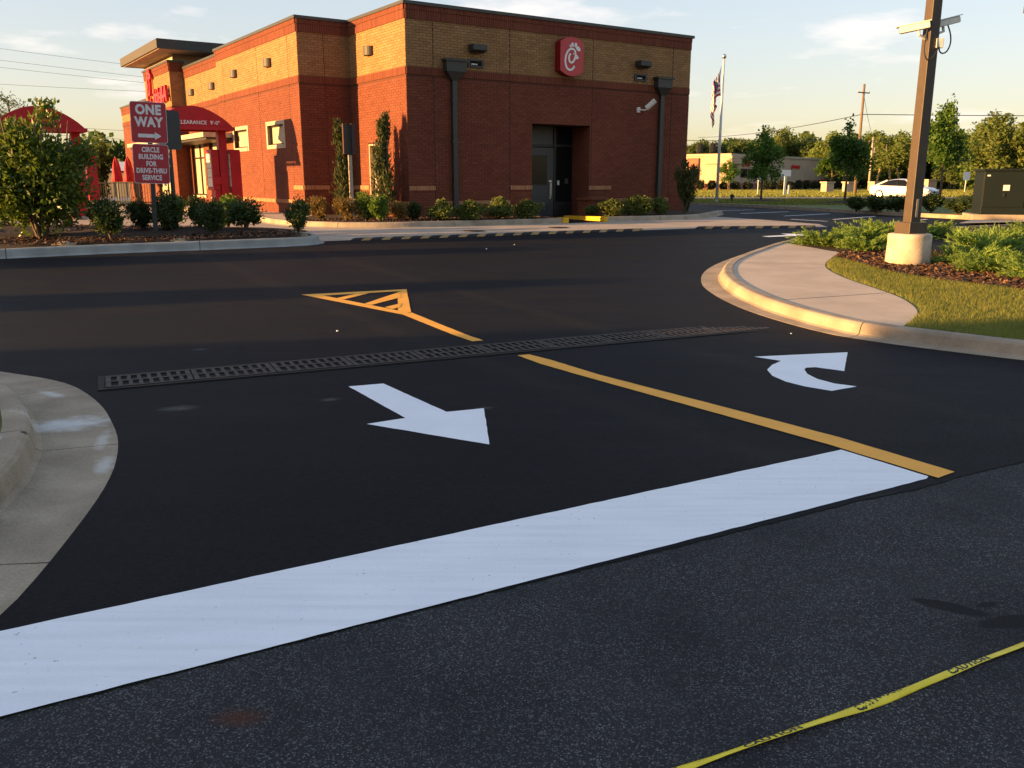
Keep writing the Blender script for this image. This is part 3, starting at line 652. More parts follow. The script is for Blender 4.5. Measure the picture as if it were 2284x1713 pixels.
# service door recess
rec = MB().box(4.0, 4.115, 0.0, .95, Z0, 3.3).box(6.315, 6.43, 0.0, .95, Z0, 3.3).box(4.115, 6.315, .0, .95, 3.205, 3.3)
rb(rec, 'recess_lining', M['red_mortar'])
rv = MB(); z = Z0; k = 0
while z < 3.14:
    y = -.1 if k % 2 else 0
    while y < .84:
        brick5(rv, (6.315, 0), (0,1), (-1,0), max(y,.0), min(y+PITCH_U-GAP,.86), z, z+PITCH_Z-GAP, .006, 0) if min(y+PITCH_U-GAP,.86)-max(y,0) > .03 else None
        y += PITCH_U
    z += PITCH_Z; k += 1
ob = rb(rv, 'recess_bricks', M['red_brick']); ob["kind"] = "stuff"
d = rb(MB().box(4.55, 5.55, .85, .90, .46, 2.56), 'door', M['door'])
rbd = lambda mb, nm, m: rb(mb, nm, m, d)
rbd(MB().box(4.68, 5.30, .838, .85, 1.46, 2.30), 'pane', M['glass'])
rbd(MB().box(4.64, 5.34, .842, .8495, 1.42, 1.458), 'trim', M['frame']); rbd(MB().box(4.64,5.34,.842,.8495,2.302,2.34), 'trim', M['frame'])
h = MB().tube([(5.43,.80,1.02),(5.43,.79,1.12),(5.43,.79,1.40),(5.43,.80,1.50)], .016); h.box(5.37,5.48,.835,.849,1.52,1.57).box(5.40,5.455,.838,.849,1.0,1.5); rbd(h, 'handle', M['chrome'])
rb(MB().box(4.115,4.54,.86,.94,Z0,3.2).box(4.54,5.56,.86,.94,2.58,2.66).box(5.56,5.63,.84,.94,Z0,3.2).box(5.63,6.314,.85,.94,2.60,2.67).box(5.63,6.314,.85,.94,Z0,.9), 'door_frame', M['frame'])
rb(MB().box(4.54,5.56,.88,.90,2.66,3.2), 'transom_panel', M['door']); rb(MB().box(5.63,6.314,.88,.90,.9,2.6).box(5.63,6.314,.88,.90,2.67,3.2), 'side_pane', M['glass'])
rb(MB().box(5.72,5.79,.85,.879,1.42,1.56), 'keypad', M['sticker']); rb(MB().box(6.02,6.14,.85,.879,1.46,1.62), 'notice', M['sconce'])
pl = MB(); z = Z0; k = 0
pl.box(5.56, 6.40, -1.1, -.42, Z0, .985); rb(pl, 'plinth_core', M['red_mortar'])
pl = MB()
while z < .95:
    for (P, u, n, Ln) in (((5.56,-1.1),(1,0),(0,-1),.84), ((5.56,-.42),(0,-1),(-1,0),.68)):
        x = -.1 if k % 2 else 0
        while x < Ln:
            a, b = max(x,0), min(x+PITCH_U-GAP, Ln)
            if b-a > .03: brick5(pl, P, u, n, a, b, z, z+PITCH_Z-GAP, .006, 0)
            x += PITCH_U
    z += PITCH_Z; k += 1
ob = rb(pl, 'plinth_bricks', M['red_brick']); ob["kind"] = "stuff"; rb(MB().box(5.50,6.46,-1.16,-.40,.986,1.05), 'plinth_cap', M['red_brick'])
# left-wall service door
rb(MB().box(.12,.2,1.45,2.5,Z0,2.62), 'side_door', M['tan_post']); rb(MB().box(.001,.12,1.451,1.50,Z0,2.6).box(.001,.12,2.45,2.499,Z0,2.6).box(.001,.12,1.50,2.45,2.555,2.6), 'door_frame', M['stone'])

# scupper heads and downpipes
for x in (1.43, 9.2):
    m = MB(); m.prism([(x-.36,-.02),(x+.36,-.02),(x+.36,-.27),(x-.36,-.27)], 4.73, 4.79)
    a = [(x-.31,-.02),(x+.31,-.02),(x+.31,-.23),(x-.31,-.23)]; b = [(x-.09,-.02),(x+.09,-.02),(x+.09,-.14),(x-.09,-.14)]
    m.add([(p[0],p[1],4.73) for p in a]+[(p[0],p[1],4.47) for p in a]+[(p[0],p[1],4.24) for p in b], [(0,1,5,4),(1,2,6,5),(2,3,7,6),(3,0,4,7),(4,5,9,8),(5,6,10,9),(6,7,11,10),(7,4,8,11),(8,9,10,11)])
    rb(m, 'scupper_head', M['bronze'])
    m = MB().box(x-.075, x+.075, -.13, -.015, .5, 4.25)
    for zz in (1.4, 2.6, 3.7): m.box(x-.1, x+.1, -.135, -.01, zz, zz+.04)
    rb(m, 'downpipe', M['bronze'])
# wall packs with the grilles under them
for x in (2.16, 8.3):
    m = MB().box(x-.23, x+.23, -.30, -.012, 5.06, 5.22); m.add([(x-.23,-.30,5.06),(x+.23,-.30,5.06),(x+.20,-.12,5.0),(x-.20,-.12,5.0),(x-.23,-.012,5.06),(x+.23,-.012,5.06)], [(0,3,2,1),(0,4,3),(1,2,5)])
    rb(m, 'wall_lamp', M['bronze'], bevel=.01)
    f = rb(MB().box(x-.25,x+.25,-.05,-.008,4.63,4.68).box(x-.25,x+.25,-.05,-.008,4.80,4.85).box(x-.25,x-.19,-.05,-.008,4.68,4.80).box(x+.19,x+.25,-.05,-.008,4.68,4.80), 'vent_grille', M['bronze'])
    rb(MB().box(x-.19,x+.19,-.02,-.009,4.68,4.80), 'grille_back', M['void'], f); rb(MB().box(x-.14,x+.06,-.04,-.021,4.70,4.735), 'grille_label', M['sticker'], f)
    m = MB(); m.add([(x-.06,-.09,4.78),(x+.17,-.09,4.76),(x+.17,-.02,4.69),(x-.06,-.02,4.79)], [(0,1,2,3)]); rb(m, 'grille_flap', M['bronze'], f)
# half-round sconces on the lit walls
for (x, y, z) in ((0,2.18,5.15),(-1.6,6.08,5.12),(-1.6,9.57,5.12),(-1.45,12.85,5.0),(-1.45,15.77,5.0)):
    m = MB(); k = 10; r = .2
    pts = [(x-.006-r*.9*math.sin(math.pi*i/k), y-r*math.cos(math.pi*i/k)*1.1) for i in range(k+1)]
    m.prism(pts, z-.12, z+.12); rb(m, 'sconce', M['sconce'])
# windows
def window(P, u, n, a, b, z0, z1, trim, mull=False, blind=True):
    w = MB(); ft = .05
    w.fbox(P,u,n,a,a+ft,-.16,-.09,z0,z1).fbox(P,u,n,b-ft,b,-.16,-.09,z0,z1).fbox(P,u,n,a+ft,b-ft,-.16,-.09,z0,z0+ft).fbox(P,u,n,a+ft,b-ft,-.16,-.09,z1-ft,z1)
    if mull: w.fbox(P,u,n,(a+b)/2-.05,(a+b)/2+.05,-.16,-.085,z0+ft,z1-ft).fbox(P,u,n,a+ft,(a+b)/2-.05,-.16,-.085,z0+1.45,z0+1.51).fbox(P,u,n,(a+b)/2+.05,b-ft,-.16,-.085,z0+1.45,z0+1.51)
    f = rb(w, 'window', M['frame'])
    rb(MB().fbox(P,u,n,a+ft,b-ft,-.138,-.13,z0+ft,z1-ft), 'pane', M['blind'], f)
    if trim:
        t = .12; s = MB().fbox(P,u,n,a-t,a,-.19,.02,z0-t,z1+t).fbox(P,u,n,b,b+t,-.19,.02,z0-t,z1+t).fbox(P,u,n,a,b,-.19,.02,z1,z1+t).fbox(P,u,n,a,b,-.19,.035,z0-t,z0)
        rb(s, 'stone_surround', M['stone'], f)
    else:
        rb(MB().fbox(P,u,n,a-.04,b+.04,-.1,.05,z0-.1,z0), 'sill', M['stone'], f)
        rb(MB().fbox(P,u,n,a-.001,a,-.19,-.01,z0,z1).fbox(P,u,n,b,b+.001,-.19,-.01,z0,z1), 'reveal', M['red_mortar'], f)
window(*W3, 5.15, 6.62, 2.66, 3.26, True); window(*W3, 1.6, 3.07, 2.66, 3.26, True)
window(*W4, .3, 2.15, .97, 3.02, False, True); window(*W4, 2.95, 4.75, .97, 3.02, False, True)
window(WALLS[6][0], (0,-1), (-1,0), 1.0, 3.6, .5, 2.95, False, True)
# flat entrance awning, tower lantern and overhanging roof
rb(MB().box(-2.62,-1.40,10.4,23.6,3.05,3.21), 'awning', M['stone']); rb(MB().box(-2.5,-1.42,10.5,23.5,2.97,3.049), 'awning_soffit', M['bronze'])
rb(MB().box(-1.75,3.5,17.35,22.6,6.0,6.62), 'lantern', M['plaster'])
rs = MB().box(-2.62,3.9,15.95,23.2,6.62,6.98); rb(rs, 'overhang_roof', M['bronze'])
rb(MB().box(-2.64,-2.621,15.94,23.2,6.63,6.97), 'fascia_edge', M['sconce']); rb(MB().box(-2.55,3.8,16.0,23.1,6.60,6.619), 'roof_soffit', M['stone'])
# security camera on the front wall
m = MB().box(8.20,8.32,-.05,-.008,3.68,3.84).tube([(8.26,-.05,3.76),(8.34,-.22,3.74),(8.46,-.30,3.80)], .025); c_ = rb(m, 'camera_bracket', M['cam_white'])
m = MB(); cv = [Vector((8.40,-.24,3.80)), Vector((8.56,-.46,4.03))]; m.tube(cv, .085, 8); rb(m, 'camera_housing', M['cam_white'], c_)

# emblem box on the front wall
def ribbon(mb, pts, w, y0, y1, closed=False):
    P = [Vector(p) for p in pts]; nn = []
    for i in range(len(P)):
        t = (P[min(i+1,len(P)-1)]-P[max(i-1,0)]).normalized(); nn.append(Vector((-t.y,t.x)))
    L = [p+n*w/2 for p, n in zip(P, nn)]; R = [p-n*w/2 for p, n in zip(P, nn)]; poly = L + R[::-1]; n = len(P)
    vs = [(p.x, y0, p.y) for p in poly] + [(p.x, y1, p.y) for p in poly]; N_ = len(poly); fs = []
    for i in range(n-1): fs.append((i, i+1, N_-2-i, N_-1-i))
    fs += [(i, (i+1)%N_, N_+(i+1)%N_, N_+i) for i in range(N_)]
    mb.add(vs, fs)
def blob(mb, cx, cz, rx, rz, an, y0, y1, n=14):
    ca, sa = math.cos(an), math.sin(an)
    pts = [(cx+rx*math.cos(t)*ca-rz*math.sin(t)*sa, cz+rx*math.cos(t)*sa+rz*math.sin(t)*ca) for t in [2*math.pi*i/n for i in range(n)]]
    mb.add([(a,y0,b) for a,b in pts]+[(a,y1,b) for a,b in pts], [tuple(range(n))]+[(i,(i+1)%n,n+(i+1)%n,n+i) for i in range(n)])
ex0, ew, ez1, eh = 4.93, .86, 5.68, 1.10
EX = lambda x: ex0 + (x-100)/700*ew
EZ = lambda y: ez1 - (y-190)/1180*eh
out = []
for i in range(13): t = i/12; out.append((ex0+ew*t, ez1-.16+.16*math.sin(math.pi*t)**.8))
for i in range(13): t = 1-i/12; out.append((ex0+ew*t, ez1-eh+.15-.15*math.sin(math.pi*t)**.8))
n = len(out); m = MB(); m.add([(a,-.27,b) for a,b in out]+[(a,-.012,b) for a,b in out], [(i,(i+1)%n,n+(i+1)%n,n+i) for i in range(n)]+[tuple(range(2*n-1,n-1,-1))])
es = rb(m, 'emblem_box', M['sign_side'])
m = MB(); m.add([(a,-.272,b) for a,b in out], [tuple(range(n))]); rb(m, 'emblem_face', M['sign_red'], es)
Cp = [(520,1060),(500,1110),(455,1165),(390,1195),(320,1170),(268,1090),(242,960),(250,810),(290,680),(350,585),(430,548),(505,565),(548,640),(548,760),(520,870),(470,955),(405,970),(362,920),(350,830),(365,750),(400,700)]
cps = [tuple(p) for p in chaikin(Cp, 2)]
m = MB(); ribbon(m, [(EX(a),EZ(b)) for a,b in cps], .058, -.285, -.2725)
for cx_, cz_, rx_, rz_, an_ in ((395,475,26,48,.45),(455,430,34,72,.2),(552,432,40,74,-.25),(628,535,78,66,-.5),(492,695,17,26,0)):
    blob(m, EX(cx_), EZ(cz_), rx_/700*ew, rz_/1180*eh, an_, -.285, -.2725)
m.add([(EX(a),-.285,EZ(b)) for a,b in ((560,715),(600,725),(655,815),(600,850),(560,850))], [(0,1,2,3,4)])
rb(m, 'emblem_letter', M['sign_white'], es)

# lettering
def text_mesh(body, size, mat, extrude=.0, bold=0.0, shear=0.0, space=1.0, lines=1.0):
    cu = bpy.data.curves.new('lettering', 'FONT'); cu.body = body; cu.size = size; cu.align_x = 'CENTER'; cu.align_y = 'CENTER'
    cu.extrude = extrude; cu.offset = bold; cu.shear = shear; cu.space_character = space; cu.space_line = lines; cu.resolution_u = 3
    ob = bpy.data.objects.new('lettering', cu); COL.objects.link(ob); dg = bpy.context.evaluated_depsgraph_get()
    me = bpy.data.meshes.new_from_object(ob.evaluated_get(dg)); bpy.data.objects.remove(ob); me.materials.clear(); me.materials.append(mat); return me
def place_text(name, me, parent, origin, xd, yd, sx=1.0):
    o = link(name, me, parent); x = Vector(xd).normalized()*sx; y = Vector(yd).normalized(); z = Vector(xd).normalized().cross(y)
    o.matrix_local = Matrix(((x.x,y.x,z.x,origin[0]),(x.y,y.y,z.y,origin[1]),(x.z,y.z,z.z,origin[2]),(0,0,0,1))); return o
# red script sign on the tower: big comb C and the rest of the word
m = MB(); sgn = []
s_ = .00175
ribbon_pts = [((a-390)*s_, (870-b)*s_) for a, b in cps]
def tower_sign():
    mb2 = MB(); L = [Vector(p) for p in ribbon_pts]
    ribbon(mb2, ribbon_pts, .10, -.16, -.05)
    for cx_, cz_, rx_, rz_, an_ in ((395,475,30,52,.45),(455,430,36,76,.2),(552,432,44,78,-.25),(628,535,84,70,-.5)): blob(mb2, (cx_-390)*s_, (870-cz_)*s_, rx_*s_, rz_*s_, an_, -.16, -.05)
    # rotate so that the sign faces outward along -x of the building: along = -y
    mb2.v = [(-2.0 + y, 20.3 - x*1.0, 5.36 + z) for x, y, z in mb2.v]
    return rb(mb2, 'script_sign', M['letter_red'])
ss = tower_sign()
tm = text_mesh('hick-fil-A', .86, M['letter_red'], .06, .02, .25, .80)
place_text('script_letters', tm, rest, (-2.12, 18.3, 5.02-Z0), (0,-1,0), (0,0,1))

# yellow painted ramp sides
def wedge(name, a, b, w, h0, h1, mat, label, cat):
    a, b = Vector(a), Vector(b); d = (b-a).normalized(); n = Vector((-d.y,d.x))*w/2; za, zb = Hg(a.y)+.02, Hg(b.y)+.02
    m = MB(); m.add([(a.x-n.x,a.y-n.y,za),(b.x-n.x,b.y-n.y,zb),(b.x+n.x,b.y+n.y,zb),(a.x+n.x,a.y+n.y,za),(a.x-n.x,a.y-n.y,za+h0),(b.x-n.x,b.y-n.y,zb+h1),(b.x+n.x,b.y+n.y,zb+h1),(a.x+n.x,a.y+n.y,za+h0)],
        [(3,2,1,0),(4,5,6,7),(0,1,5,4),(1,2,6,5),(2,3,7,6),(3,0,4,7)])
    return tag(m.build(name, mat), label, cat, 'painted ramp sides')
wedge('ramp_side', (1.62,26.5), (2.64,24.80), .16, .10, .14, M['kerb_yellow'], 'long yellow painted side of the service ramp', 'kerb')
wedge('ramp_side', (1.30,24.35), (1.47,24.00), .17, .14, .14, M['kerb_yellow'], 'short yellow painted kerb end left of the service ramp', 'kerb')

# rumble strips of rubber blocks along the drive
def rumble(a, b, label):
    a, b = Vector(a), Vector(b); d = (b-a).normalized(); L = (b-a).length; ang = math.atan2(d.y, d.x); zz = Hg(a.y); slope = (Hg(b.y)-zz)/L
    r = thing('rumble_strip', label, 'speed bump', (a.x, a.y, zz), ang, 'rubber rumble strips'); r.rotation_euler = (0, -math.atan(slope), ang)
    prof = [(-.17,.008),(-.14,.028),(-.07,.052),(0,.06),(.07,.052),(.14,.028),(.17,.008)]; pitch = .43; n = int(L/pitch)
    def seg(w, mat, name):
        m = MB(); k = len(prof); vs = []
        for e in (0, 1):
            for y, z in prof: vs.append((e*w + y*.9, y, z))
        fs = [(i, i+1, k+i+1, k+i) for i in range(k-1)] + [tuple(range(k))[::-1], tuple(range(k, 2*k))]
        fs = [f[::-1] for f in fs]; return m.add(vs, fs).mesh(name, mat)
    mb_, my = seg(.24, M['rubber'], 'black_block'), seg(.185, M['rubber_y'], 'yellow_block')
    for i in range(n):
        link('black_block', mb_, r, (i*pitch, 0, 0)); link('yellow_block', my, r, (i*pitch+.242, 0, 0))
    m = MB(); m.tube([(n*pitch+.02,0,.02),(n*pitch+.10,0,.012)], [.03,.01], 6); 
rumble((-3.36,18.86), (3.20,21.22), 'long black and yellow rumble strip before the restaurant door')
rumble((4.61,21.74), (8.0,22.2), 'short black and yellow rumble strip towards the parking lot')

# ------------------------------------------------------------------ plants: leaf-sized faces through the crown's volume
def leaves(name, pts, L, W, mat, dirs=None, r=rng, up=0.0, jit=.35):
    n = len(pts); a = unit(r.normal(size=(n,3))) if dirs is None else unit(dirs + r.normal(size=(n,3))*jit)
    if up: a = unit(a + np.array([0,0,up]))
    b = unit(np.cross(a, r.normal(size=(n,3)))); l = (L*(.6+.8*r.random(n)))[:,None]; w = (W*(.6+.8*r.random(n)))[:,None]
    V = np.stack([pts - a*l*.5, pts + b*w*.5 - a*l*.05, pts + a*l*.5, pts - b*w*.5 - a*l*.05], axis=1)
    return quads(name, V, mat)
def lumps(n, rx, ry, rz, K, r, lump=.42, spread=.72, shell=.5, drop=None):
    c = unit(r.normal(size=(K,3))) * (r.random((K,1))**(.45)) * spread
    lr = lump*(.65+.7*r.random(K)); idx = r.integers(0, K, n)
    d = unit(r.normal(size=(n,3))) * (shell + (1-shell)*r.random((n,1)))
    p = c[idx] + d*lr[idx][:,None]
    return p * np.array([rx, ry, rz])
def bush_meshes(kind, seed):
    r = np.random.default_rng(seed)
    if kind == 'shrub':       # narrow-leaved mound on a short stem, unit height .65, width .6
        p = lumps(3000, .33, .33, .36, 20, r, .45, .7, .3); p[:,2] += .34; p = p[p[:,2] > .02]; p[:,:2] *= (.7 + .45*np.clip(p[:,2:3]/.5,0,1))
        return leaves('foliage', p, .075, .028, M['leaf_shrub'], np.c_[p[:,:2], p[:,2:]-.15], r)
    if kind == 'gold':
        p = lumps(2400, .27, .27, .36, 18, r, .45, .7, .3); p[:,2] += .32; p = p[p[:,2] > .02]; p[:,:2] *= (.7 + .5*np.clip(p[:,2:3]/.5,0,1))
        return leaves('foliage', p, .06, .022, M['leaf_gold'], np.c_[p[:,:2], p[:,2:]-.1], r)
    if kind == 'lime':
        p = lumps(2300, .29, .29, .38, 18, r, .45, .7, .3); p[:,2] += .36; p = p[p[:,2] > .04]
        return leaves('foliage', p, .075, .035, M['leaf_lime'], None, r)
    if kind == 'holly':
        p = lumps(3600, .42, .42, .28, 26, r, .45, .72, .35); p[:,2] += .24; p = p[p[:,2] > .01]
        return leaves('foliage', p, .055, .032, M['leaf_holly'], None, r)
    if kind == 'column':      # unit height 2.4
        K = 30; zz = r.random(K)**.85; aa = r.random(K)*6.283; rr = (.17*(1-.75*zz)+.01)*r.random(K)**.5; lean = np.array([.05,.02])
        idx = r.integers(0, K, 3400); up = r.normal(size=(3400,3))*np.array([.045,.045,.15])*(1.25-.6*zz[idx])[:,None]
        p = np.c_[np.cos(aa[idx])*rr[idx]+lean[0]*zz[idx], np.sin(aa[idx])*rr[idx]+lean[1]*zz[idx], .12+zz[idx]*2.15] + up; p = p[(p[:,2] > .03) & (p[:,2] < 2.45)]
        return leaves('foliage', p, .13, .022, M['leaf_cyp'], np.c_[p[:,:2]*1.2, np.full(len(p),.8)], r, 0, .25)
    if kind == 'vase':        # unit height 1.6, widest near the top
        p = lumps(4200, .36, .36, .78, 30, r, .34, .8, .3); p[:,2] += .84; p = p[(p[:,2] > .03)]; p[:,:2] *= (.5 + .62*np.clip(p[:,2:3]/1.2,0,1))
        return leaves('foliage', p, .12, .025, M['leaf_cyp'], np.c_[p[:,:2], np.full(len(p),.7)], r, 0, .4)
    if kind == 'hedge':
        p = lumps(900, .45, .45, .36, 14, r, .5, .6, .8); p[:,2] += .36; p = p[p[:,2] > 0]
        return leaves('foliage', p, .12, .10, M['hedge'], None, r)
def stem_mesh(h, r, n=4, mat='bark'):
    m = MB()
    for i in range(n):
        a = i*2.4; m.tube([(0,0,-.04),(.04*math.cos(a),.04*math.sin(a),h*.4),(.10*math.cos(a),.10*math.sin(a),h)], [r,r*.8,r*.4], 5)
    return m.mesh('stem', M[mat])
BUSH = {}
def bush(kind, x, y, h, w, label, cat='shrub', group=None, base=.15, name=None):
    var = random.randrange(3); key = (kind, var)
    uh = {'shrub':.68,'gold':.66,'lime':.74,'holly':.52,'column':2.45,'hedge':.75,'vase':1.65}[kind]; uw = {'shrub':.62,'gold':.5,'lime':.55,'holly':.82,'column':.37,'hedge':.95,'vase':.74}[kind]
    if key not in BUSH: BUSH[key] = (bush_meshes(kind, 11+var*7+len(kind)), stem_mesh({'column':1.8,'hedge':.3}.get(kind,.32), .02 if kind != 'column' else .03))
    t = thing(name or ('columnar_cypress' if kind == 'column' else 'shrub'), label, cat, (x, y, Hg(y)+base), random.uniform(0, 6.28), group)
    f = link('foliage', BUSH[key][0], t); link('stem', BUSH[key][1], t)
    t.scale = (w/uw*1.2, w/uw*1.2, h/uh*1.08)
    return t

# island shrubs, left to right
ISL = [('shrub',-11.0,19.1,.75,.62,'dark shrub at the left edge of the frame beyond the island kerb'),
 ('shrub',-7.83,17.15,.66,.56,'dark green shrub nearest the island kerb, right of the big bush'),
 ('shrub',-8.5,18.3,.62,.5,'dark shrub tucked under the right side of the big bush'),
 ('shrub',-7.75,18.45,.58,.50,'dark shrub directly left of the one way sign post'),
 ('shrub',-7.13,18.3,.72,.60,'dark shrub directly right of the one way sign post'),
 ('shrub',-6.68,18.9,.70,.50,'third shrub right of the big bush, set back behind its neighbours'),
 ('shrub',-6.14,18.13,.60,.52,'dark shrub before the red menu board post'),
 ('shrub',-5.74,19.01,.62,.66,'wide round shrub on the mulch crest right of the menu board'),
 ('shrub',-4.36,17.97,.62,.46,'lone small shrub at the rounded tip of the island')]
for k, x, y, h, w, lab in ISL: bush(k, x, y, h, w, lab, 'shrub', 'shrubs on the left island', .24)
for x, y, lab in ((-7.6,19.9,'yellow green shrub behind the dark ones before the storefront'),(-6.35,19.7,'yellow green shrub below the menu board')): bush('lime', x, y, .75, .55, lab, 'shrub', 'shrubs on the left island', .2)
BED = [('gold',-4.91,22.6,.62,.46,'leftmost bronze shrub at the restaurant corner bed'),('gold',-4.22,22.5,.56,.48,'second bronze shrub at the restaurant corner bed'),
 ('lime',-3.73,22.7,.70,.46,'bright green shrub at the lit wall, left of its pair'),('lime',-3.35,22.3,.68,.44,'bright green shrub at the lit wall, right of its pair'),
 ('gold',-2.90,22.7,.48,.44,'low bronze shrub at the building corner'),('shrub',-2.55,23.0,.42,.40,'small dark shrub just right of the building corner'),
 ('holly',-1.80,22.75,.52,.70,'first round green shrub below the left downpipe'),('holly',-1.07,23.0,.47,.74,'second round green shrub right of the left downpipe'),
 ('holly',-.32,23.6,.55,.72,'third round green shrub, with a tall shoot'),('holly',.42,23.95,.47,.72,'round green shrub nearest the service door'),
 ('holly',2.95,25.7,.46,.86,'wide dark shrub right of the yellow ramp side'),('holly',3.7,26.0,.56,.80,'taller dark shrub in the shaded right bed'),
 ('holly',4.45,26.5,.50,.62,'dark shrub below the right downpipe'),('holly',2.35,26.2,.28,.42,'tiny dark shrub beside the brick plinth')]
for k, x, y, h, w, lab in BED: bush(k, x, y, h, w, lab, 'shrub', 'shrubs along the restaurant front', .15)
bush('column', -4.62, 24.6, 2.45, .50, 'shaded columnar cypress in the wall notch beside the tan post', 'tree', 'columnar cypresses', .15)
bush('column', -3.5, 24.3, 2.60, .58, 'columnar cypress against the sunlit side door', 'tree', 'columnar cypresses', .15)
bush('vase', 5.36, 27.5, 1.62, .80, 'dark bushy juniper, widest at its top, at the right front corner', 'shrub', None, .15, 'upright_juniper')
for x, y, h, w, lab in ((11.76,30.2,.46,.42,'leftmost dark shrub in the row behind the lamp post'),(12.33,30.0,.5,.5,'second dark shrub in the row behind the lamp post'),(12.98,29.8,.54,.7,'broad dark shrub hidden partly by the lamp post'),
    (13.75,29.0,.55,.45,'dark shrub just right of the lamp post'),(13.95,27.7,.45,.5,'low dark shrub third from the transformer box'),(14.15,26.8,.60,.75,'tallest dark shrub beside the transformer box'),(14.45,25.9,.46,.5,'dark shrub touching the transformer box')):
    bush('shrub', x, y, h*1.02, w*1.5, lab, 'shrub', 'shrubs behind the lamp post', .11)

# big broad-leaved bush on the island
def big_bush():
    r = np.random.default_rng(5); t = thing('magnolia_bush', 'big leafy green bush before the left red canopy', 'bush', (-9.30,17.4,Hg(17.4)+.2), 0); t.scale = (1.08,1.0,1.05)
    p = lumps(17000, 1.22, 1.0, 1.22, 50, r, .36, .78, .25); p[:,2] += 1.12; p = p[p[:,2] > .03]
    tp = np.clip(r.normal(size=(200,3)),-1.6,1.6)*np.array([.13,.13,.16]) + np.array([.30,0,2.22]); p = np.r_[p, tp]
    link('foliage', leaves('foliage', p, .125, .05, M['leaf_mag'], np.c_[p[:,:2], (p[:,2:]-1.0)*.8], r, .25, .7), t)
    m = MB()
    for i in range(7):
        a = i*.9; e = (.6*math.cos(a), .6*math.sin(a), 1.2+.25*(i%3)); m.tube([(.05*math.cos(a),.05*math.sin(a),-.05),(e[0]*.4,e[1]*.4,.7),e,(e[0]*1.2,e[1]*1.2,e[2]+.7)], [.035,.03,.02,.008], 6)
    m.build('trunk', M['bark'], t)
big_bush()

# junipers
def juniper_mesh(seed):
    r = np.random.default_rng(seed); pts, dirs = [], []
    for b in range(120):
        a = r.random()*2*np.pi; el = np.radians(r.uniform(4, 46)); L = r.uniform(.3, .80)*(1.05-.3*np.sin(el)); d = np.array([np.cos(a)*np.cos(el), np.sin(a)*np.cos(el), np.sin(el)])
        k = 42; s = r.random(k)**.75; base = d[None]*s[:,None]*L; base[:,2] -= .10*s**2*L; base[:,2] += .05
        wob = r.normal(size=(k,3))*.035*(1.25-s[:,None]*.9); pts.append(base + wob); dirs.append(np.repeat(d[None], k, 0) + np.array([0,0,.22]))
    p = np.concatenate(pts); d = np.concatenate(dirs); p[:,2] = np.maximum(p[:,2], .02)
    return leaves('foliage', p, .095, .017, M['leaf_jun'], d, r, 0, .5)
JM = [juniper_mesh(s) for s in (3,4,5)]
def jstem():
    m = MB()
    for i in range(6): a = i*1.05; m.tube([(0,0,0),(.2*math.cos(a),.2*math.sin(a),.08),(.45*math.cos(a),.45*math.sin(a),.17)], [.015,.012,.006], 5)
    return m.mesh('stem', M['bark'])
JS = jstem()
JUN = [(5.9,16.55,.85,'spreading juniper at the tip of the bed over the walkway'),(6.75,16.9,.95,'juniper mound left of the lamp base, behind the tip plant'),(6.35,15.75,.72,'low juniper touching the left of the concrete lamp base'),(7.6,17.6,1.05,'tall juniper directly behind the lamp post'),
 (7.25,13.75,.80,'juniper spilling over the front right of the lamp base'),(8.0,14.9,1.05,'broad juniper right of the lamp base'),(8.9,16.2,1.0,'juniper in the back row right of the lamp'),(7.75,12.95,.75,'front juniper near the mulch edge'),(8.75,13.6,1.0,'front juniper right of the mulch edge plant'),
 (9.6,14.6,1.0,'juniper at the right edge of the frame'),(9.3,12.3,.8,'lowest juniper at the right edge over red mulch'),(10.0,16.6,1.0,'back row juniper towards the transformer pad'),(8.6,18.2,.9,'farthest juniper left of the concrete slab'),(7.0,12.95,.62,'small juniper creeping over the mulch edge'),(7.35,12.25,.66,'juniper nearest the lawn right of the lamp'),(8.15,11.65,.72,'juniper nearest the lawn on the right'),(9.9,13.4,.95,'juniper filling the bed beside the frame edge')]
for i, (x, y, s, lab) in enumerate(JUN):
    t = thing('juniper', lab, 'juniper', (x, y, Hg(y)+.130), i*1.3, 'spreading junipers by the lamp post'); link('foliage', JM[i%3], t); link('stem', JS, t); t.scale = (s*1.18, s*1.18, s*1.0)

# grass blades and bark chips
def inpoly(P, poly):
    x, y = P[:,0], P[:,1]; c = np.zeros(len(P), bool); n = len(poly)
    for i in range(n):
        (x1, y1), (x2, y2) = poly[i], poly[(i+1)%n]
        k = ((y1 > y) != (y2 > y)) & (x < (x2-x1)*(y-y1)/((y2-y1) if abs(y2-y1) > 1e-9 else 1e-9)+x1); c ^= k
    return c
HgV = np.vectorize(Hg)
def blades(name, poly, dens, h, w, base, label, parent=None, cap=70000):
    a = np.array([p[:2] for p in poly]); lo, hi = a.min(0), a.max(0); n = min(int((hi-lo).prod()*dens), cap*2)
    P = lo + rng.random((n,2))*(hi-lo); P = P[inpoly(P, [tuple(q) for q in a])][:cap]; n = len(P)
    z = HgV(P[:,1]) + base; b = np.c_[P, z]; an = rng.random(n)*6.283; hh = h*(.5+.9*rng.random(n)); ln = rng.normal(size=(n,2))*.5*h
    side = np.c_[np.cos(an), np.sin(an), np.zeros(n)]*w; tip = b + np.c_[ln, hh]
    o = link(name, quads(name, np.stack([b-side, b+side, tip], 1), M['blade'], 3), parent); return tag(o, label, 'grass', None, 'stuff')
LWN = [p for p in LAWN if p[0] < 9.5]
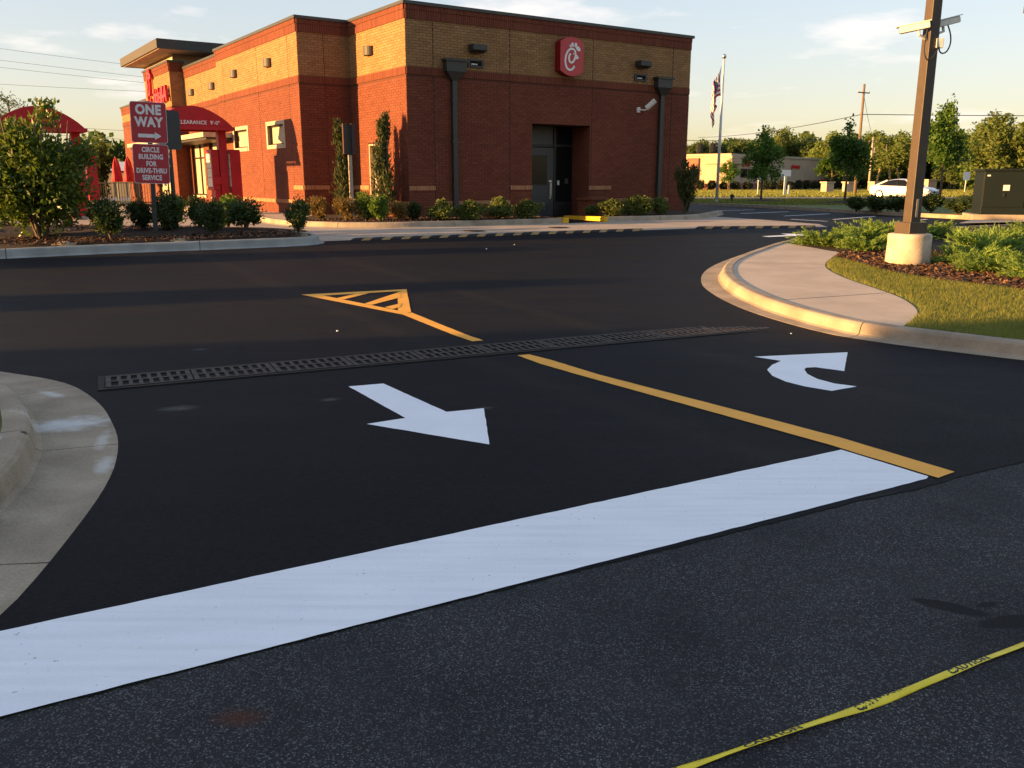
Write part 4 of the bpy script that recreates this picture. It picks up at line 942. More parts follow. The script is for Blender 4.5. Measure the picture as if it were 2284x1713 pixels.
blades('grass', [(4.0,8.75),(4.33,9.27),(4.55,9.58),(4.69,9.99),(4.80,10.61),(4.78,11.28),(4.72,12.11),(4.76,12.89),(4.86,13.46),(5.05,13.98),(5.4,14.68),(5.5,14.29),(5.55,13.1),(5.67,12.55),(5.98,11.95),(6.61,11.18),(8.2,10.4),(8.2,6.4),(6.3,6.75),(4.72,7.95)], 4200, .040, .0028, .134, 'short clipped grass between the right walkway and the mulch bed')
blades('grass', [(-5.5,6.6),(-3.95,6.25),(-3.55,5.72),(-3.2,5.2),(-3.0,4.85),(-2.86,4.5),(-4.2,4.5),(-6,5.6)], 3000, .06, .003, .15, 'grass verge behind the stained left kerb')
def far_blades(name, x0, x1, y0, y1, n, h, label, skip=None):
    P = np.c_[rng.uniform(x0,x1,n), y0+(y1-y0)*rng.random(n)**1.0]
    if skip is not None: P = P[~skip(P)]
    n = len(P); z = HgV(P[:,1]) + (.0 if y0 > 46 else .11); b = np.c_[P, z-.01]; an = rng.random(n)*6.283; s = np.c_[np.cos(an), np.sin(an), np.zeros(n)]*h*.5; tip = b + np.c_[rng.normal(size=(n,2))*h*.4, h*(.5+.8*rng.random(n))]
    tag(link(name, quads(name, np.stack([b-s, b+s, tip], 1), M['blade'], 3)), label, 'grass', None, 'stuff')
far_blades('grass', 8, 75, 74.3, 119, 60000, .16, 'sunlit grass between the street and the pharmacy')
far_blades('grass', 8.2, 45, 38, 57.8, 60000, .09, 'lawn between the parking lot and the street', lambda P: P[:,0] < 9.0+(43.4-P[:,1])*.42)
def chips(name, poly, n, base, label):
    a = np.array(poly); lo, hi = a.min(0), a.max(0); P = lo + rng.random((n*3,2))*(hi-lo); P = P[inpoly(P, poly)][:n]; n = len(P)
    c = np.c_[P, HgV(P[:,1]) + base + .012*rng.random(n)]; a1 = unit(np.c_[rng.normal(size=(n,2)), rng.normal(size=n)*.25]); b1 = unit(np.cross(a1, np.c_[rng.normal(size=(n,2))*.3, np.ones(n)]))
    l = (.018+.035*rng.random(n))[:,None]; w = (.007+.012*rng.random(n))[:,None]
    V = np.stack([c-a1*l-b1*w, c+a1*l-b1*w, c+a1*l+b1*w, c-a1*l+b1*w], 1); return tag(link(name, quads(name, V, M['chip'])), label, 'mulch', None, 'stuff')
chips('bark_mulch', [(5.38,14.70),(5.5,14.29),(5.55,13.1),(5.67,12.55),(5.98,11.95),(6.61,11.18),(8.6,10.4),(9.5,14),(7,16),(5.85,15.5)], 14000, .136, 'reddish bark mulch round the lamp base')
chips('bark_mulch', [(-9.0,15.95),(-4.5,17.9),(-4.6,18.8),(-7,20),(-11,20.4),(-13,18)], 9000, .21, 'dark bark mulch on the left island')
chips('bark_mulch', [(-5.5,22.7),(-4.3,22.1),(-2.6,22.1),(1.0,23.9),(.5,26),(-2.8,23.9),(-4,25)], 7000, .150, 'dark bark mulch in the bed before the restaurant')

# trees
def tree_meshes(kind, seed):
    r = np.random.default_rng(seed); m = MB()
    if kind == 'street':      # height 3.6, width 1.9
        m.tube([(0,0,-.05),(.01,.0,.7),(-.02,.02,1.3),(.02,0,2.2),(0,.02,3.1)], [.055,.045,.04,.028,.01], 7)
        for i in range(9):
            a = i*2.39; z = 1.0+.2*i; L = .75*(1-.07*i); m.tube([(0,0,z),(L*.5*math.cos(a),L*.5*math.sin(a),z+.28),(L*math.cos(a),L*math.sin(a),z+.5)], [.02,.014,.005], 5)
        p = lumps(3600, 1.0, 1.0, 1.32, 28, r, .36, .8, .3); p[:,2] += 2.1; p = np.r_[p, r.normal(size=(120,3))*np.array([.13,.13,.2])+np.array([.05,0,3.2])]
        p[:,:2] *= (1.15 - .45*np.clip((p[:,2:3]-1.2)/2.4,0,1)); return m.mesh('trunk', M['bark'], True), leaves('crown', p, .14, .09, M['leaf_tree'], None, r)
    H = {'round':9.0,'loose':9.5,'dark':8.0,'pine':10.0,'evergreen':9.0}[kind]
    if kind == 'pine':
        m.tube([(0,0,-.1),(.1,0,4),(0,.1,9.6)], [.2,.15,.05], 7); p = []
        for i in range(11):
            a = i*2.4; z = 5.2+.42*i; L = 1.7*(1-.05*i); e = np.array([L*math.cos(a), L*math.sin(a), z+.5]); m.tube([(0,0,z),tuple(e)], [.06,.02], 5); p.append(e + r.normal(size=(120,3))*np.array([.5,.5,.3]))
        p = np.concatenate(p); return m.mesh('trunk', M['bark'], True), leaves('crown', p, .34, .08, M['leaf_far2'], None, r)
    if kind == 'evergreen':
        m.tube([(0,0,-.1),(0,0,8.6)], [.2,.05], 7); n = 9000; z = r.random(n)**1.15; a = r.random(n)*6.283; rad = (1-z*.92)**.65*1.0*(.35+.65*r.random(n)**.5)
        p = np.c_[np.cos(a)*rad, np.sin(a)*rad, z*9.0]; return m.mesh('trunk', M['bark'], True), leaves('crown', p, .42, .24, M['leaf_far2'], None, r)
    m.tube([(0,0,-.1),(.12,0,1.6),(0,.1,3.2),(.1,0,H*.8)], [.24,.19,.15,.04], 8)
    for i in range(8):
        a = i*2.4; z = 2.2+.55*i; L = 2.4; m.tube([(0,0,z),(L*.5*math.cos(a),L*.5*math.sin(a),z+.9),(L*math.cos(a),L*math.sin(a),z+1.6)], [.10,.06,.02], 5)
    mat = {'round':'leaf_far1','loose':'leaf_far3','dark':'leaf_far2'}[kind]; K = {'round':40,'loose':46,'dark':34}[kind]
    p = lumps(8200 if kind != 'loose' else 7600, 3.3, 3.3, H*.5, K, r, .25 if kind == 'loose' else .3, .86, .45); p[:,2] += H*.5
    return m.mesh('trunk', M['bark_pale' if kind == 'loose' else 'bark'], True), leaves('crown', p, .46 if kind != 'loose' else .40, .22, M[mat], None, r)
TREES = {}
def tree(kind, x, y, h, w, label, group=None, base=0, var=0, name='tree'):
    key = (kind, var)
    if key not in TREES: TREES[key] = tree_meshes(kind, 31+var*5+len(kind))
    uh = {'street':3.65,'round':9.0,'loose':9.5,'dark':8.0,'pine':10.3,'evergreen':9.0}[kind]; uw = {'street':1.9,'round':6.6,'loose':6.6,'dark':6.6,'pine':4.0,'evergreen':2.0}[kind]
    t = thing(name, label, 'tree', (x, y, Hg(y)+base), (x*1.7+y) % 6.28, group); link('trunk', TREES[key][0], t); link('crown', TREES[key][1], t); t.scale = (w/uw, w/uw, h/uh); return t
tree('street', 12.6, 44.9, 3.75, 2.1, 'young street tree right of the flagpole in a mulch ring', 'young street trees', .11, 0, 'street_tree')
tree('street', 14.9, 39.7, 3.7, 2.1, 'young street tree left of the utility pole', 'young street trees', .11, 1, 'street_tree')
tree('street', 26.7, 55.4, 6.2, 2.9, 'tall young tree right of the lamp post rising above the woods', 'young street trees', .11, 2, 'street_tree')
for x, y, rr in ((12.3,41.6,1.0),(14.6,38.4,1.3)): pass
struct(mound('mulch_ring', 12.6, 44.7, 1.5, 1.1, .12, .11, M['mulch'])); struct(mound('mulch_ring', 14.8, 39.5, 1.6, 1.0, .12, .11, M['mulch']))
WOOD = [(33.5,165,8.9,'dark'),(37.0,170,9.3,'round'),(38.6,165,8.8,'dark'),(42.1,170,9.5,'round'),(43.2,165,9.1,'dark'),(45.8,165,9.6,'round'),(47.0,160,10.9,'loose'),(50.7,165,9.9,'round'),(51.5,160,9.2,'dark'),(55.5,165,9.1,'round'),
 (54.3,155,9.8,'loose'),(57.3,150,10.0,'round'),(60.0,152,9.7,'loose'),(63.5,160,9.6,'dark'),(57.6,138,8.5,'loose'),(62.2,145,8.6,'round'),(63.4,139,8.9,'loose'),(67.0,140,9.4,'round'),(65.6,133,9.2,'dark'),(70.2,140,9.3,'loose'),(61.8,118,9.6,'round'),(57.2,104,9.6,'loose'),(60.8,100,10.5,'loose'),(67.0,108,11.0,'round'),(70,165,10.5,'dark'),(75,165,10.8,'round'),(80,165,11,'dark'),(85,160,11.2,'round'),(90,160,11.5,'dark'),(76,150,9.8,'round'),(82,148,10.2,'loose'),(72,128,9.4,'round'),(50,168,9.8,'dark'),(58,172,10.2,'round'),(66,170,10.4,'dark')]
nth = ['first','second','third','fourth','fifth','sixth','seventh','eighth','ninth','tenth','eleventh','twelfth','thirteenth','fourteenth','fifteenth','sixteenth','seventeenth','eighteenth','nineteenth','twentieth','twenty-first','twenty-second','twenty-third','twenty-fourth','twenty-fifth','twenty-sixth','twenty-seventh','twenty-eighth','twenty-ninth','thirtieth','thirty-first','thirty-second']
ordn = sorted(range(len(WOOD)), key=lambda i: WOOD[i][0]/WOOD[i][1])
for rank, i in enumerate(ordn):
    x, y, zt, k = WOOD[i]; kd = {'dark':'dark green','round':'olive green','loose':'pale green feathery'}[k]
    if rank >= len(WOOD)-4: lab = ['big pale tree left of those at the right frame edge','tall tree above the transformer box, left one','tallest pale tree above the transformer box','tree cut by the right edge of the frame'][rank-len(WOOD)+4]
    else: lab = '%s tree, %s from the left in the wood beyond the street' % (kd, nth[rank])
    tree(k, x, y, zt-.15, 9.0 if k != 'dark' else 8.0, lab, 'trees beyond the street', 0, i % 2, 'woodland_tree')
tree('pine', -55.5, 100, 10.7, 5.0, 'dark pine standing above the left red canopy', 'pines at far left', 0, 0, 'pine_tree')
tree('pine', -60.5, 108, 9.6, 5.0, 'smaller pine right of the tall pine at far left', 'pines at far left', 0, 0, 'pine_tree')
tree('dark', -21.5, 46.0, 3.3, 2.2, 'small leafy tree behind the left red canopy post', None, 0, 0, 'small_tree')
# evergreens beyond the left edge of the frame: their long shade lies over the driveway
def off(p, a): return (SUN_H.x*a - .259*p, SUN_H.y*a + .966*p)
for p, a, h, w, lab in ((3.4,-27,10.5,9.6,'broad evergreen out of frame left, nearest the road'),(-3.5,-27,9.5,7.5,'broad evergreen out of frame left, behind the camera'),(8.1,-25,3.3,3.5,'low evergreen out of frame left beside the broad one'),
    (12.2,-26,3.55,2.2,'slim evergreen out of frame left, second from the drive'),(16.6,-25,3.6,2.4,'slim evergreen out of frame left, nearest the island')):
    x, y = off(p, a); tree('evergreen', x, y, h, w, lab, 'evergreens out of frame', 0, 0, 'evergreen_tree')
def far_wood():
    r = np.random.default_rng(77); n = 40000; x = r.uniform(-260, 260, n); top = 8.2+1.6*np.sin(x*.13)+1.2*np.sin(x*.41+1)+.8*np.sin(x*1.1); z = r.random(n)**.7*top; y = 196 + r.normal(size=n)*3
    p = np.c_[x, y, z+.15]; o = link('far_woods', leaves('far_woods', p, 1.5, 1.0, M['leaf_far2'], None, r)); tag(o, 'distant wood closing the view behind the street', 'woods', None, 'stuff')
far_wood()

# ------------------------------------------------------------------ one way sign
def rplate(m, w, h, r, y, cx, cz, t=.004):
    pts = []
    for qx, qz, a0 in ((w/2-r,h/2-r,0),(-w/2+r,h/2-r,1),(-w/2+r,-h/2+r,2),(w/2-r,-h/2+r,3)):
        for k in range(5): a = (a0+k/4)*math.pi/2; pts.append((cx+qx+r*math.cos(a), cz+qz+r*math.sin(a)))
    n = len(pts); m.add([(a,y,b) for a,b in pts]+[(a,y+t,b) for a,b in pts], [tuple(range(n)), tuple(range(2*n-1,n-1,-1))]+[(i,(i+1)%n,n+(i+1)%n,n+i) for i in range(n)]); return m
def one_way():
    t = thing('one_way_sign', 'maroon one way sign and drive-thru plate on a dark post', 'sign', (-7.28,17.97,Hg(17.97)+.2), .32); t.rotation_euler = (0, math.radians(1.6), .32)
    zb = Hg(17.97)+.2
    MB().box(-.045,.045,.0,.06,-.3,2.62).build('post', M['galv'], t)
    for cz, h, nm in ((2.70-zb,.80,'one_way_plate'),(1.90-zb,.78,'drive_thru_plate')):
        pl = rplate(MB(), .67, h-.012, .05, -.012, 0, cz).build(nm, M['plate_white'], t); rplate(MB(), .655, h-.03, .045, -.0145, 0, cz, .002).build('plate_face', M['plate_red'], pl)
        if nm == 'one_way_plate':
            for s, dz, sx in (('ONE',.235,.86),('WAY',.0,.84)): place_text('lettering', text_mesh(s, .25, M['plate_white'], .0005, .012, 0, 1.08), pl, (0,-.0155,cz+dz), (1,0,0), (0,0,1), sx)
            a = MB(); L = [(-.21,-.035),(.10,-.035),(.10,-.075),(.22,.0),(.10,.075),(.10,.035),(-.21,.035)]; a.add([(x,-.0158,cz-.255+z) for x,z in L], [tuple(range(7))]); a.build('arrow', M['plate_white'], pl)
        else:
            for i, s in enumerate(('CIRCLE','BUILDING','FOR','DRIVE-THRU','SERVICE')): place_text('lettering', text_mesh(s, .132, M['plate_white'], .0005, .005, 0, 1.04), pl, (0,-.0155,cz+.272-.136*i), (1,0,0), (0,0,1), .74)
    bk = thing('sign_back', 'dark back of a second sign plate just behind the one way sign', 'sign', (-7.03,18.52,Hg(18.52)+.2), 1.2)
    rplate(MB(), .66, .78, .06, 0, 0, 2.08).build('plate', M['galv'], bk); MB().box(-.035,.035,.006,.06,-.2,2.4).build('post', M['galv'], bk)
one_way()
# sign seen from behind in the wall notch
t = thing('board_sign', 'narrow dark sign board on a tan post in the wall notch', 'sign', (-4.40,24.35,Hg(24)+.14), .35)
MB().box(-.05,.05,-.05,.05,-.1,1.75).build('post', M['tan_post'], t, bevel=.008)
MB().box(-.17,-.055,-.10,.10,1.70,2.50).build('board', M['board'], t); MB().box(.055,.15,-.10,.10,1.70,2.50).build('board', M['board'], t); MB().box(-.054,.054,-.06,.06,1.68,2.47).build('spine', M['black'], t)

# ------------------------------------------------------------------ drive-thru canopies with menu boards
def canopy(loc, label, cl, z0=2.73):
    t = thing('menu_canopy', label, 'canopy', (loc[0], loc[1], Hg(loc[1])+.01), ANG, 'red drive-thru canopies')
    ch, rise, dep = 2.3, .55, 1.2; x1 = .18; x0 = x1-ch; n = 16
    arc = [(x0+ch*i/n, z0+.07+rise*math.sin(math.pi*i/n)**.85) for i in range(n+1)]
    m = MB(); N_ = len(arc)
    vs = [(a,-dep/2,b) for a,b in arc]+[(a,dep/2,b) for a,b in arc]; m.add(vs, [(i,i+1,N_+i+1,N_+i) for i in range(N_-1)]); m.build('vault', M['can_red'], t)
    m = MB()
    for y in (-dep/2, dep/2): m.add([(a,y+(-.004 if y < 0 else .004),b) for a,b in arc]+[(x1,y,z0),(x0,y,z0)], [tuple(range(N_+2))])
    m.build('fascia', M['can_red'], t)
    m = MB().box(x0-.05,x1+.08,-dep/2-.03,-dep/2+.03,z0-.05,z0+.05).box(x0-.05,x1+.08,dep/2-.03,dep/2+.03,z0-.05,z0+.05).box(x1,x1+.08,-dep/2,dep/2,z0-.05,z0+.05).box(x0-.05,x0,-dep/2,dep/2,z0-.05,z0+.05); m.build('rim_beam', M['can_red'], t)
    MB().box(-.12,.12,-.12,.12,-.02,z0).build('post', M['can_red'], t); MB().box(-.2,.2,-.2,.2,-.02,.10).build('post_base', M['kerb_grey'], t)
    if cl: place_text('lettering', text_mesh("CLEARANCE", .15, M['sign_white'], .001, .002), t, (-.98,-dep/2-.012,z0+.15), (1,0,0), (0,0,1)); place_text('lettering', text_mesh("9'-0\"", .15, M['sign_white'], .001, .002), t, (-.32,-dep/2-.012,z0+.15), (1,0,0), (0,0,1))
    for (bx0, bx1, y0, y1, za, zb, bl) in ((.16,.46,-.30,.62,.55,2.05,.30), (-.36,-.14,-.10,.55,.85,2.05,.0)):
        b = MB().box(bx0,bx1,y0,y1,za,zb).build('menu_board', M['can_red'], t, bevel=.012)
        MB().box(bx0-.004,bx0-.001,y0+.08,y1-.08,za+.10+bl,zb-.12).build('menu_panel', M['menu'], b)
        for k in range(1, 4): MB().box(bx0-.008,bx0-.0045,y0+.08,y1-.08,za+.1+bl+k*.27,za+.115+bl+k*.27).build('panel_divider', M['can_red'], b)
    MB().box(-.30,-.125,-.06,.4,.05,.849).build('speaker_post', M['can_red'], t); MB().box(-.38,-.125,-.16,-.101,1.02,1.25).build('speaker_box', M['can_red'], t)
canopy((-8.88,27.5), 'red drive-thru canopy with clearance lettering before the storefront', True, 2.64)
canopy((-12.75,26.3), 'red drive-thru canopy behind the big bush at left', False, 2.54)

# ------------------------------------------------------------------ lamp post with cameras
lz = Hg(13.95)+.14
t = thing('lamp_post', 'tall square brown lamp post on a concrete base among junipers', 'lamp post', (6.34,14.0,lz), .30)
pr = [(.34,-.1),(.335,.1),(.325,.30),(.33,.42),(.315,.455),(.28,.465)]
MB().lathe(pr, 24).build('concrete_base', M['base_conc'], t, True)
MB().box(-.17,.17,-.17,.17,.466,.64).build('base_cover', M['lamp_brown'], t, bevel=.01)
p = MB(); a, b = .092, .075
p.add([(-a,-a,.64),(a,-a,.64),(a,a,.64),(-a,a,.64),(-b,-b,6.6),(b,-b,6.6),(b,b,6.6),(-b,b,6.6)], [(4,5,6,7),(0,1,5,4),(1,2,6,5),(2,3,7,6),(3,0,4,7)]); p.build('shaft', M['lamp_brown'], t, bevel=.008)
MB().box(-.02,.02,-.097,-.092,.72,1.0).build('hand_hole_cover', M['tan_post'], t)
MB().box(-.9,-.1,-.04,.04,6.35,6.43).box(.1,.9,-.04,.04,6.35,6.43).build('arm', M['lamp_brown'], t); MB().box(-1.5,-.9,-.2,.2,6.28,6.46).build('lamp_head', M['bronze'], t, bevel=.02); MB().box(.9,1.5,-.2,.2,6.28,6.46).build('lamp_head', M['bronze'], t, bevel=.02)
def secam(name, label, c, ang, tilt, mount, L=.42, mat='cam_white'):
    t = thing(name, label, 'security camera', c, ang, 'cameras on the lamp post'); t.rotation_euler = (0, tilt, ang)
    MB().box(-.10,L-.10,-.055,.055,-.05,.045).build('housing', M[mat], t, bevel=.012); MB().box(-.10-.02,L-.06,-.064,.064,.046,.058).build('sunshield', M[mat], t); MB().box(L-.1,L-.094,-.045,.045,-.04,.035).build('lens_window', M['glass'], t)
    iv = Matrix.Translation(c) @ Matrix.Rotation(ang,4,'Z') @ Matrix.Rotation(tilt,4,'Y'); iv.invert()
    pts = [Vector((.06,0,-.05)), Vector((.06,0,-.12)), iv @ Vector(mount)]; MB().tube(pts, .022, 8).build('bracket', M['cam_white' if mat == 'cam_white' else 'bronze'], t)
    return t
secam('security_camera', 'white security camera pointing left on the lamp post', (6.16,13.90,3.84), math.radians(158), math.radians(9), (6.25,13.95,3.66))
secam('security_camera', 'grey security camera pointing right on the lamp post', (6.50,14.12,3.90), math.radians(8), math.radians(-14), (6.42,14.06,3.74))
o = MB().box(-.05,.05,-.035,.035,-.07,.07).build('junction_box', M['cam_white'], None, False, (6.45,13.93,3.60), .008); tag(o, 'small white junction box strapped to the lamp post', 'box')
for pts, lab in (([(6.22,13.86,3.79),(6.19,13.84,3.62),(6.18,13.83,3.48),(6.22,13.82,3.36),(6.29,13.82,3.33),(6.35,13.83,3.42),(6.42,13.87,3.54)], 'black cable loop hanging left of the lamp post'), ([(6.62,14.10,3.90),(6.68,14.09,3.76),(6.69,14.07,3.62),(6.64,14.05,3.50),(6.56,14.02,3.46),(6.49,13.98,3.48),(6.46,13.95,3.54)], 'black cable loop hanging right of the lamp post')):
    q = [Vector(a) for a in pts]
    for _ in range(2): q = [q[0]] + [v for a, b in zip(q[:-1], q[1:]) for v in (a*.75+b*.25, a*.25+b*.75)] + [q[-1]]
    tag(MB().tube(q, .011, 8).build('cable', M['black'], None, True), lab, 'cable', 'cables on the lamp post')
t = thing('lamp_post', 'second lamp post outside the right edge, only its head tip in frame', 'lamp post', (12.6,20.6,Hg(20.6)+.14), .3)
MB().box(-.09,.09,-.09,.09,0,4.8).build('shaft', M['lamp_brown'], t); MB().box(-1.42,-.09,-.2,.2,4.62,4.78).build('lamp_head', M['lamp_brown'], t, bevel=.02)

# ------------------------------------------------------------------ transformer and pad
struct(drape('transformer_slab', [(11.3,22.3),(16,24.0),(16,26.2),(13.2,25.1)], .10, M['walk']))
t = thing('transformer', 'dark green steel transformer box on a concrete pad', 'transformer', (14.02,24.45,Hg(24)+.10), -.30)
MB().box(-1.25,1.25,-.55,.95,0,.14).build('pad', M['kerb'], t, bevel=.01)
MB().box(-1.05,1.05,-.42,.85,.14,1.30).build('tank', M['shaded_green_box'], t, bevel=.012)
MB().box(-1.09,1.09,-.47,.90,1.30,1.36).build('lid', M['shaded_green_box'], t, bevel=.01)
MB().box(-1.03,-.015,-.445,-.4205,.34,1.27).build('door', M['shaded_green_box'], t, bevel=.006); MB().box(.015,1.03,-.445,-.4205,.34,1.27).build('door', M['shaded_green_box'], t, bevel=.006)
MB().box(-.56,-.40,-.449,-.4455,.78,.93).build('sticker', M['sticker'], t); MB().box(-.98,-.90,-.449,-.4455,1.16,1.20).build('sticker', M['sticker'], t); MB().box(-.56,-.50,-.47,-.4455,.62,.72).build('latch', M['black'], t)
# kerb between lot and verge
kerb('kerb', 'low kerb between the parking lot and the far lawn', LOT_R[:-1], 1, .06, M['kerb'], .13, 3.0)

# ------------------------------------------------------------------ flagpole, flag, street things
t = thing('flagpole', 'white flagpole standing on the lawn right of the restaurant', 'flagpole', (10.21,44.25,Hg(44.25)+.11))
MB().tube([(0,0,0),(0,0,3.4),(0,0,6.75)], [.075,.065,.045], 10).build('pole', M['flagpole'], t, True); MB().lathe([(.02,6.75),(.09,6.80),(.11,6.87),(.09,6.94),(.01,6.99)], 12).build('finial', M['chrome'], t, True); MB().lathe([(.14,0),(.13,.05),(.08,.08)], 12).build('collar', M['flagpole'], t)
def flag_mat():
    m = bpy.data.materials.new('flag cloth'); m.use_nodes = True; N, L = m.node_tree.nodes, m.node_tree.links; b = N['Principled BSDF']; b.inputs['Roughness'].default_value = .8
    uv = N.new('ShaderNodeUVMap'); uv.uv_map = 'UVMap'; s = N.new('ShaderNodeSeparateXYZ'); L.new(uv.outputs[0], s.inputs[0])
    def mth(op, a, v=None):
        n = N.new('ShaderNodeMath'); n.operation = op
        for i, q in enumerate((a, v)):
            if q is None: continue
            if isinstance(q, (int, float)): n.inputs[i].default_value = q
            else: L.new(q, n.inputs[i])
        return n.outputs[0]
    st = mth('GREATER_THAN', mth('FRACT', mth('MULTIPLY', s.outputs[1], 6.5)), .5)
    c = mixrgb(N, L, st, (.55,.03,.04), (.78,.74,.68))
    can = mth('MULTIPLY', mth('LESS_THAN', s.outputs[0], .4), mth('GREATER_THAN', s.outputs[1], .4615))
    v = N.new('ShaderNodeTexVoronoi'); v.voronoi_dimensions = '2D'; v.inputs['Scale'].default_value = 16; v.inputs['Randomness'].default_value = .2; L.new(uv.outputs[0], v.inputs['Vector'])
    c = mixrgb(N, L, can, c, mixrgb(N, L, mth('LESS_THAN', v.outputs['Distance'], .22), (.02,.03,.10), (.78,.74,.68))); L.new(c, b.inputs['Base Color']); return m
def flag():
    nu, nv = 40, 22; W, H_ = 2.2, 1.35; vs, uvs = [], []
    for j in range(nv+1):
        for i in range(nu+1):
            u, v = i/nu, j/nv
            # the cloth hangs slack: the fly falls down along the pole in folds
            along = u*W; hang = min(along, 10.)
            x = -.04 - .78*math.sin(min(u*1.25,1)*math.pi*.5)*(1-.55*u*u) - .07*math.sin(u*9+v*2); y = .14*math.sin(u*13+v*3.0)*(.3+u); z = v*H_*(1-.25*u) - 1.55*u**1.15 + .05*math.sin(u*15)
            vs.append((x, y, z)); uvs.append((u, v))
    me = bpy.data.meshes.new('flag'); fs = [(j*(nu+1)+i, j*(nu+1)+i+1, (j+1)*(nu+1)+i+1, (j+1)*(nu+1)+i) for j in range(nv) for i in range(nu)]
    me.from_pydata(vs, [], fs); ul = me.uv_layers.new(name='UVMap')
    for lp in me.loops: ul.data[lp.index].uv = uvs[lp.vertex_index]
    me.polygons.foreach_set('use_smooth', [True]*len(fs)); me.materials.append(flag_mat())
    o = link('flag', me, None, (10.16,44.2,5.55)); o.rotation_euler = (0,0,.62); sm = o.modifiers.new('solid','SOLIDIFY'); sm.thickness = .006
    tag(o, 'striped flag hanging slack from the white pole', 'flag')
flag()
t = thing('standpipe', 'small black standpipe on the lawn right of the flagpole', 'standpipe', (10.95,44.2,Hg(44.2)+.11)); MB().lathe([(.05,0),(.05,.2),(.08,.21),(.09,.36),(.06,.40)], 10).build('body', M['black'], t); MB().box(.05,.13,-.03,.03,.24,.31).build('outlet', M['black'], t)
def post_sign(x, y, h, label, plate, mat='cam_white', pw=.08):
    t = thing('street_sign', label, 'sign', (x, y, Hg(y)), .3, 'small street signs'); MB().box(-pw/2,pw/2,-.03,.03,-.1,h).build('post', M[mat], t)
    if plate: rplate(MB(), plate[0], plate[1], .05, -.05, 0, h-plate[1]/2+.05).build('plate', M['sign_white'], t)
post_sign(24.0,78.3,2.2,'white street name post between the young trees',(1.0,.55),'cam_white',.2); post_sign(23.0,83.2,2.0,'round white sign behind the first street tree',(.7,.6)); post_sign(49.9,98,2.2,'white sign right of the tall young tree',(.9,.9)); post_sign(24.9,80,.95,'short white stake beside the street name post',None,'cam_white',.16)
def upole(x, y, h, label, arms, mat='wood_pole', r=.16):
    t = thing('utility_pole', label, 'utility pole', (x, y, Hg(y)), .5, 'utility poles'); MB().tube([(0,0,-.2),(0,0,h)], [r,r*.65], 9).build('pole', M[mat], t, True)
    for z in arms:
        MB().box(-.75,.75,-.05,.05,z,z+.09).build('cross_arm', M['bronze'], t)
        for s in (-.68,.68): MB().lathe([(.03,z+.09),(.06,z+.14),(.03,z+.26)], 8, (s,0,0)).build('insulator', M['stone'], t)
    return t
upole(32.1,83.2,9.9,'tall wooden utility pole left of the lamp post',[9.1]); t = upole(48.5,121,7.0,'smaller pale utility pole left of the white car',[6.3],'tan_post',.17); MB().lathe([(.25,4.9),(.25,5.6),(.1,5.7)], 10, (.3,0,0)).build('transformer_can', M['stone'], t)
def wire(a, b, sag, label, r=.02, g='overhead wires'):
    a, b = Vector(a), Vector(b); pts = [a.lerp(b, i/12) - Vector((0,0,sag*4*(i/12)*(1-i/12))) for i in range(13)]; tag(MB().tube(pts, r, 5).build('overhead_wire', M['wire']), label, 'wire', g)
wire((32.1,83.2,7.4),(95,83.2,7.8),.3,'wire running right from the tall utility pole',.035); wire((32.1,83.2,7.4),(31.0,150,8.4),.5,'wire running away left from the tall utility pole',.035)
wire((32.1,83.2,9.2),(48.5,121,6.9),.3,'slack wire from the tall pole to the smaller pole',.02)
for (a, b), lab in zip((((-46,70,12.2),(-19,70,9.0)),((-46,70,11.3),(-18,70,8.2)),((-46,70,10.7),(-18,70,7.9)),((-46,70,9.1),(-18,70,7.8)),((-46,70,6.3),(-18,70,4.7)),((-46,70,5.7),(-18,70,4.0))), ('topmost wire in the sky at far left','second wire from the top at far left','third wire from the top at far left','fourth wire from the top at far left','upper wire of the low pair beside the one way sign','lower wire of the low pair beside the one way sign')):
    wire(a, b, .12, lab, .011)
for x, lab in ((19.85,'left black traffic light seen over the pharmacy'),(21.2,'right black traffic light beside the flagpole')):
    t = thing('traffic_light', lab, 'traffic light', (x,95,4.35), -.2, 'traffic lights'); MB().box(-.3,.3,-.12,.12,0,.95).build('housing', M['black'], t, bevel=.03)
    for z in (.2,.48,.76): MB().tube([(0,-.12,z),(0,-.3,z)], .11, 10).build('visor', M['black'], t)
    MB().box(-.03,.03,-.03,.03,.95,1.3).build('hanger', M['black'], t)
wire((10,95,5.7),(40,95,5.6),.1,'span wire carrying the two traffic lights',.03)
for i, (x, dx, lab) in enumerate(((49.0,-.5,'leftmost yellow guy wire guard by the small pole'),(50.2,.5,'second yellow guy wire guard by the small pole'),(51.2,.9,'third yellow guy wire guard by the small pole'),(52.8,1.2,'yellow guy wire guard nearest the white car'))):
    tag(MB().tube([(x+dx,119,.1),(x,119,3.0)], .14, 6).build('guy_guard', M['rubber_y']), lab, 'cable guard', 'yellow guy wire guards')
for x, y, w, h, lab in ((34.9,98.5,.95,1.05,'low pale masonry pillar left of the utility pole, first'),(37.9,100,1.1,1.05,'low pale masonry pillar left of the utility pole, second'),(43.0,104,2.4,1.05,'wide pale masonry wall block by the utility pole'),(46.6,108,.7,1.1,'narrow pale pillar right of the utility pole'),(52.5,112,1.3,1.3,'pale masonry pillar left of the white car')):
    t = thing('masonry_pillar', lab, 'pillar', (x,y,Hg(y)), .3, 'pale pillars by the street'); MB().box(-w/2,w/2,-.5,.5,-.1,h).build('shaft', M['plaster'], t); MB().box(-w/2-.1,w/2+.1,-.6,.6,h,h+.15).build('cap', M['stone'], t)

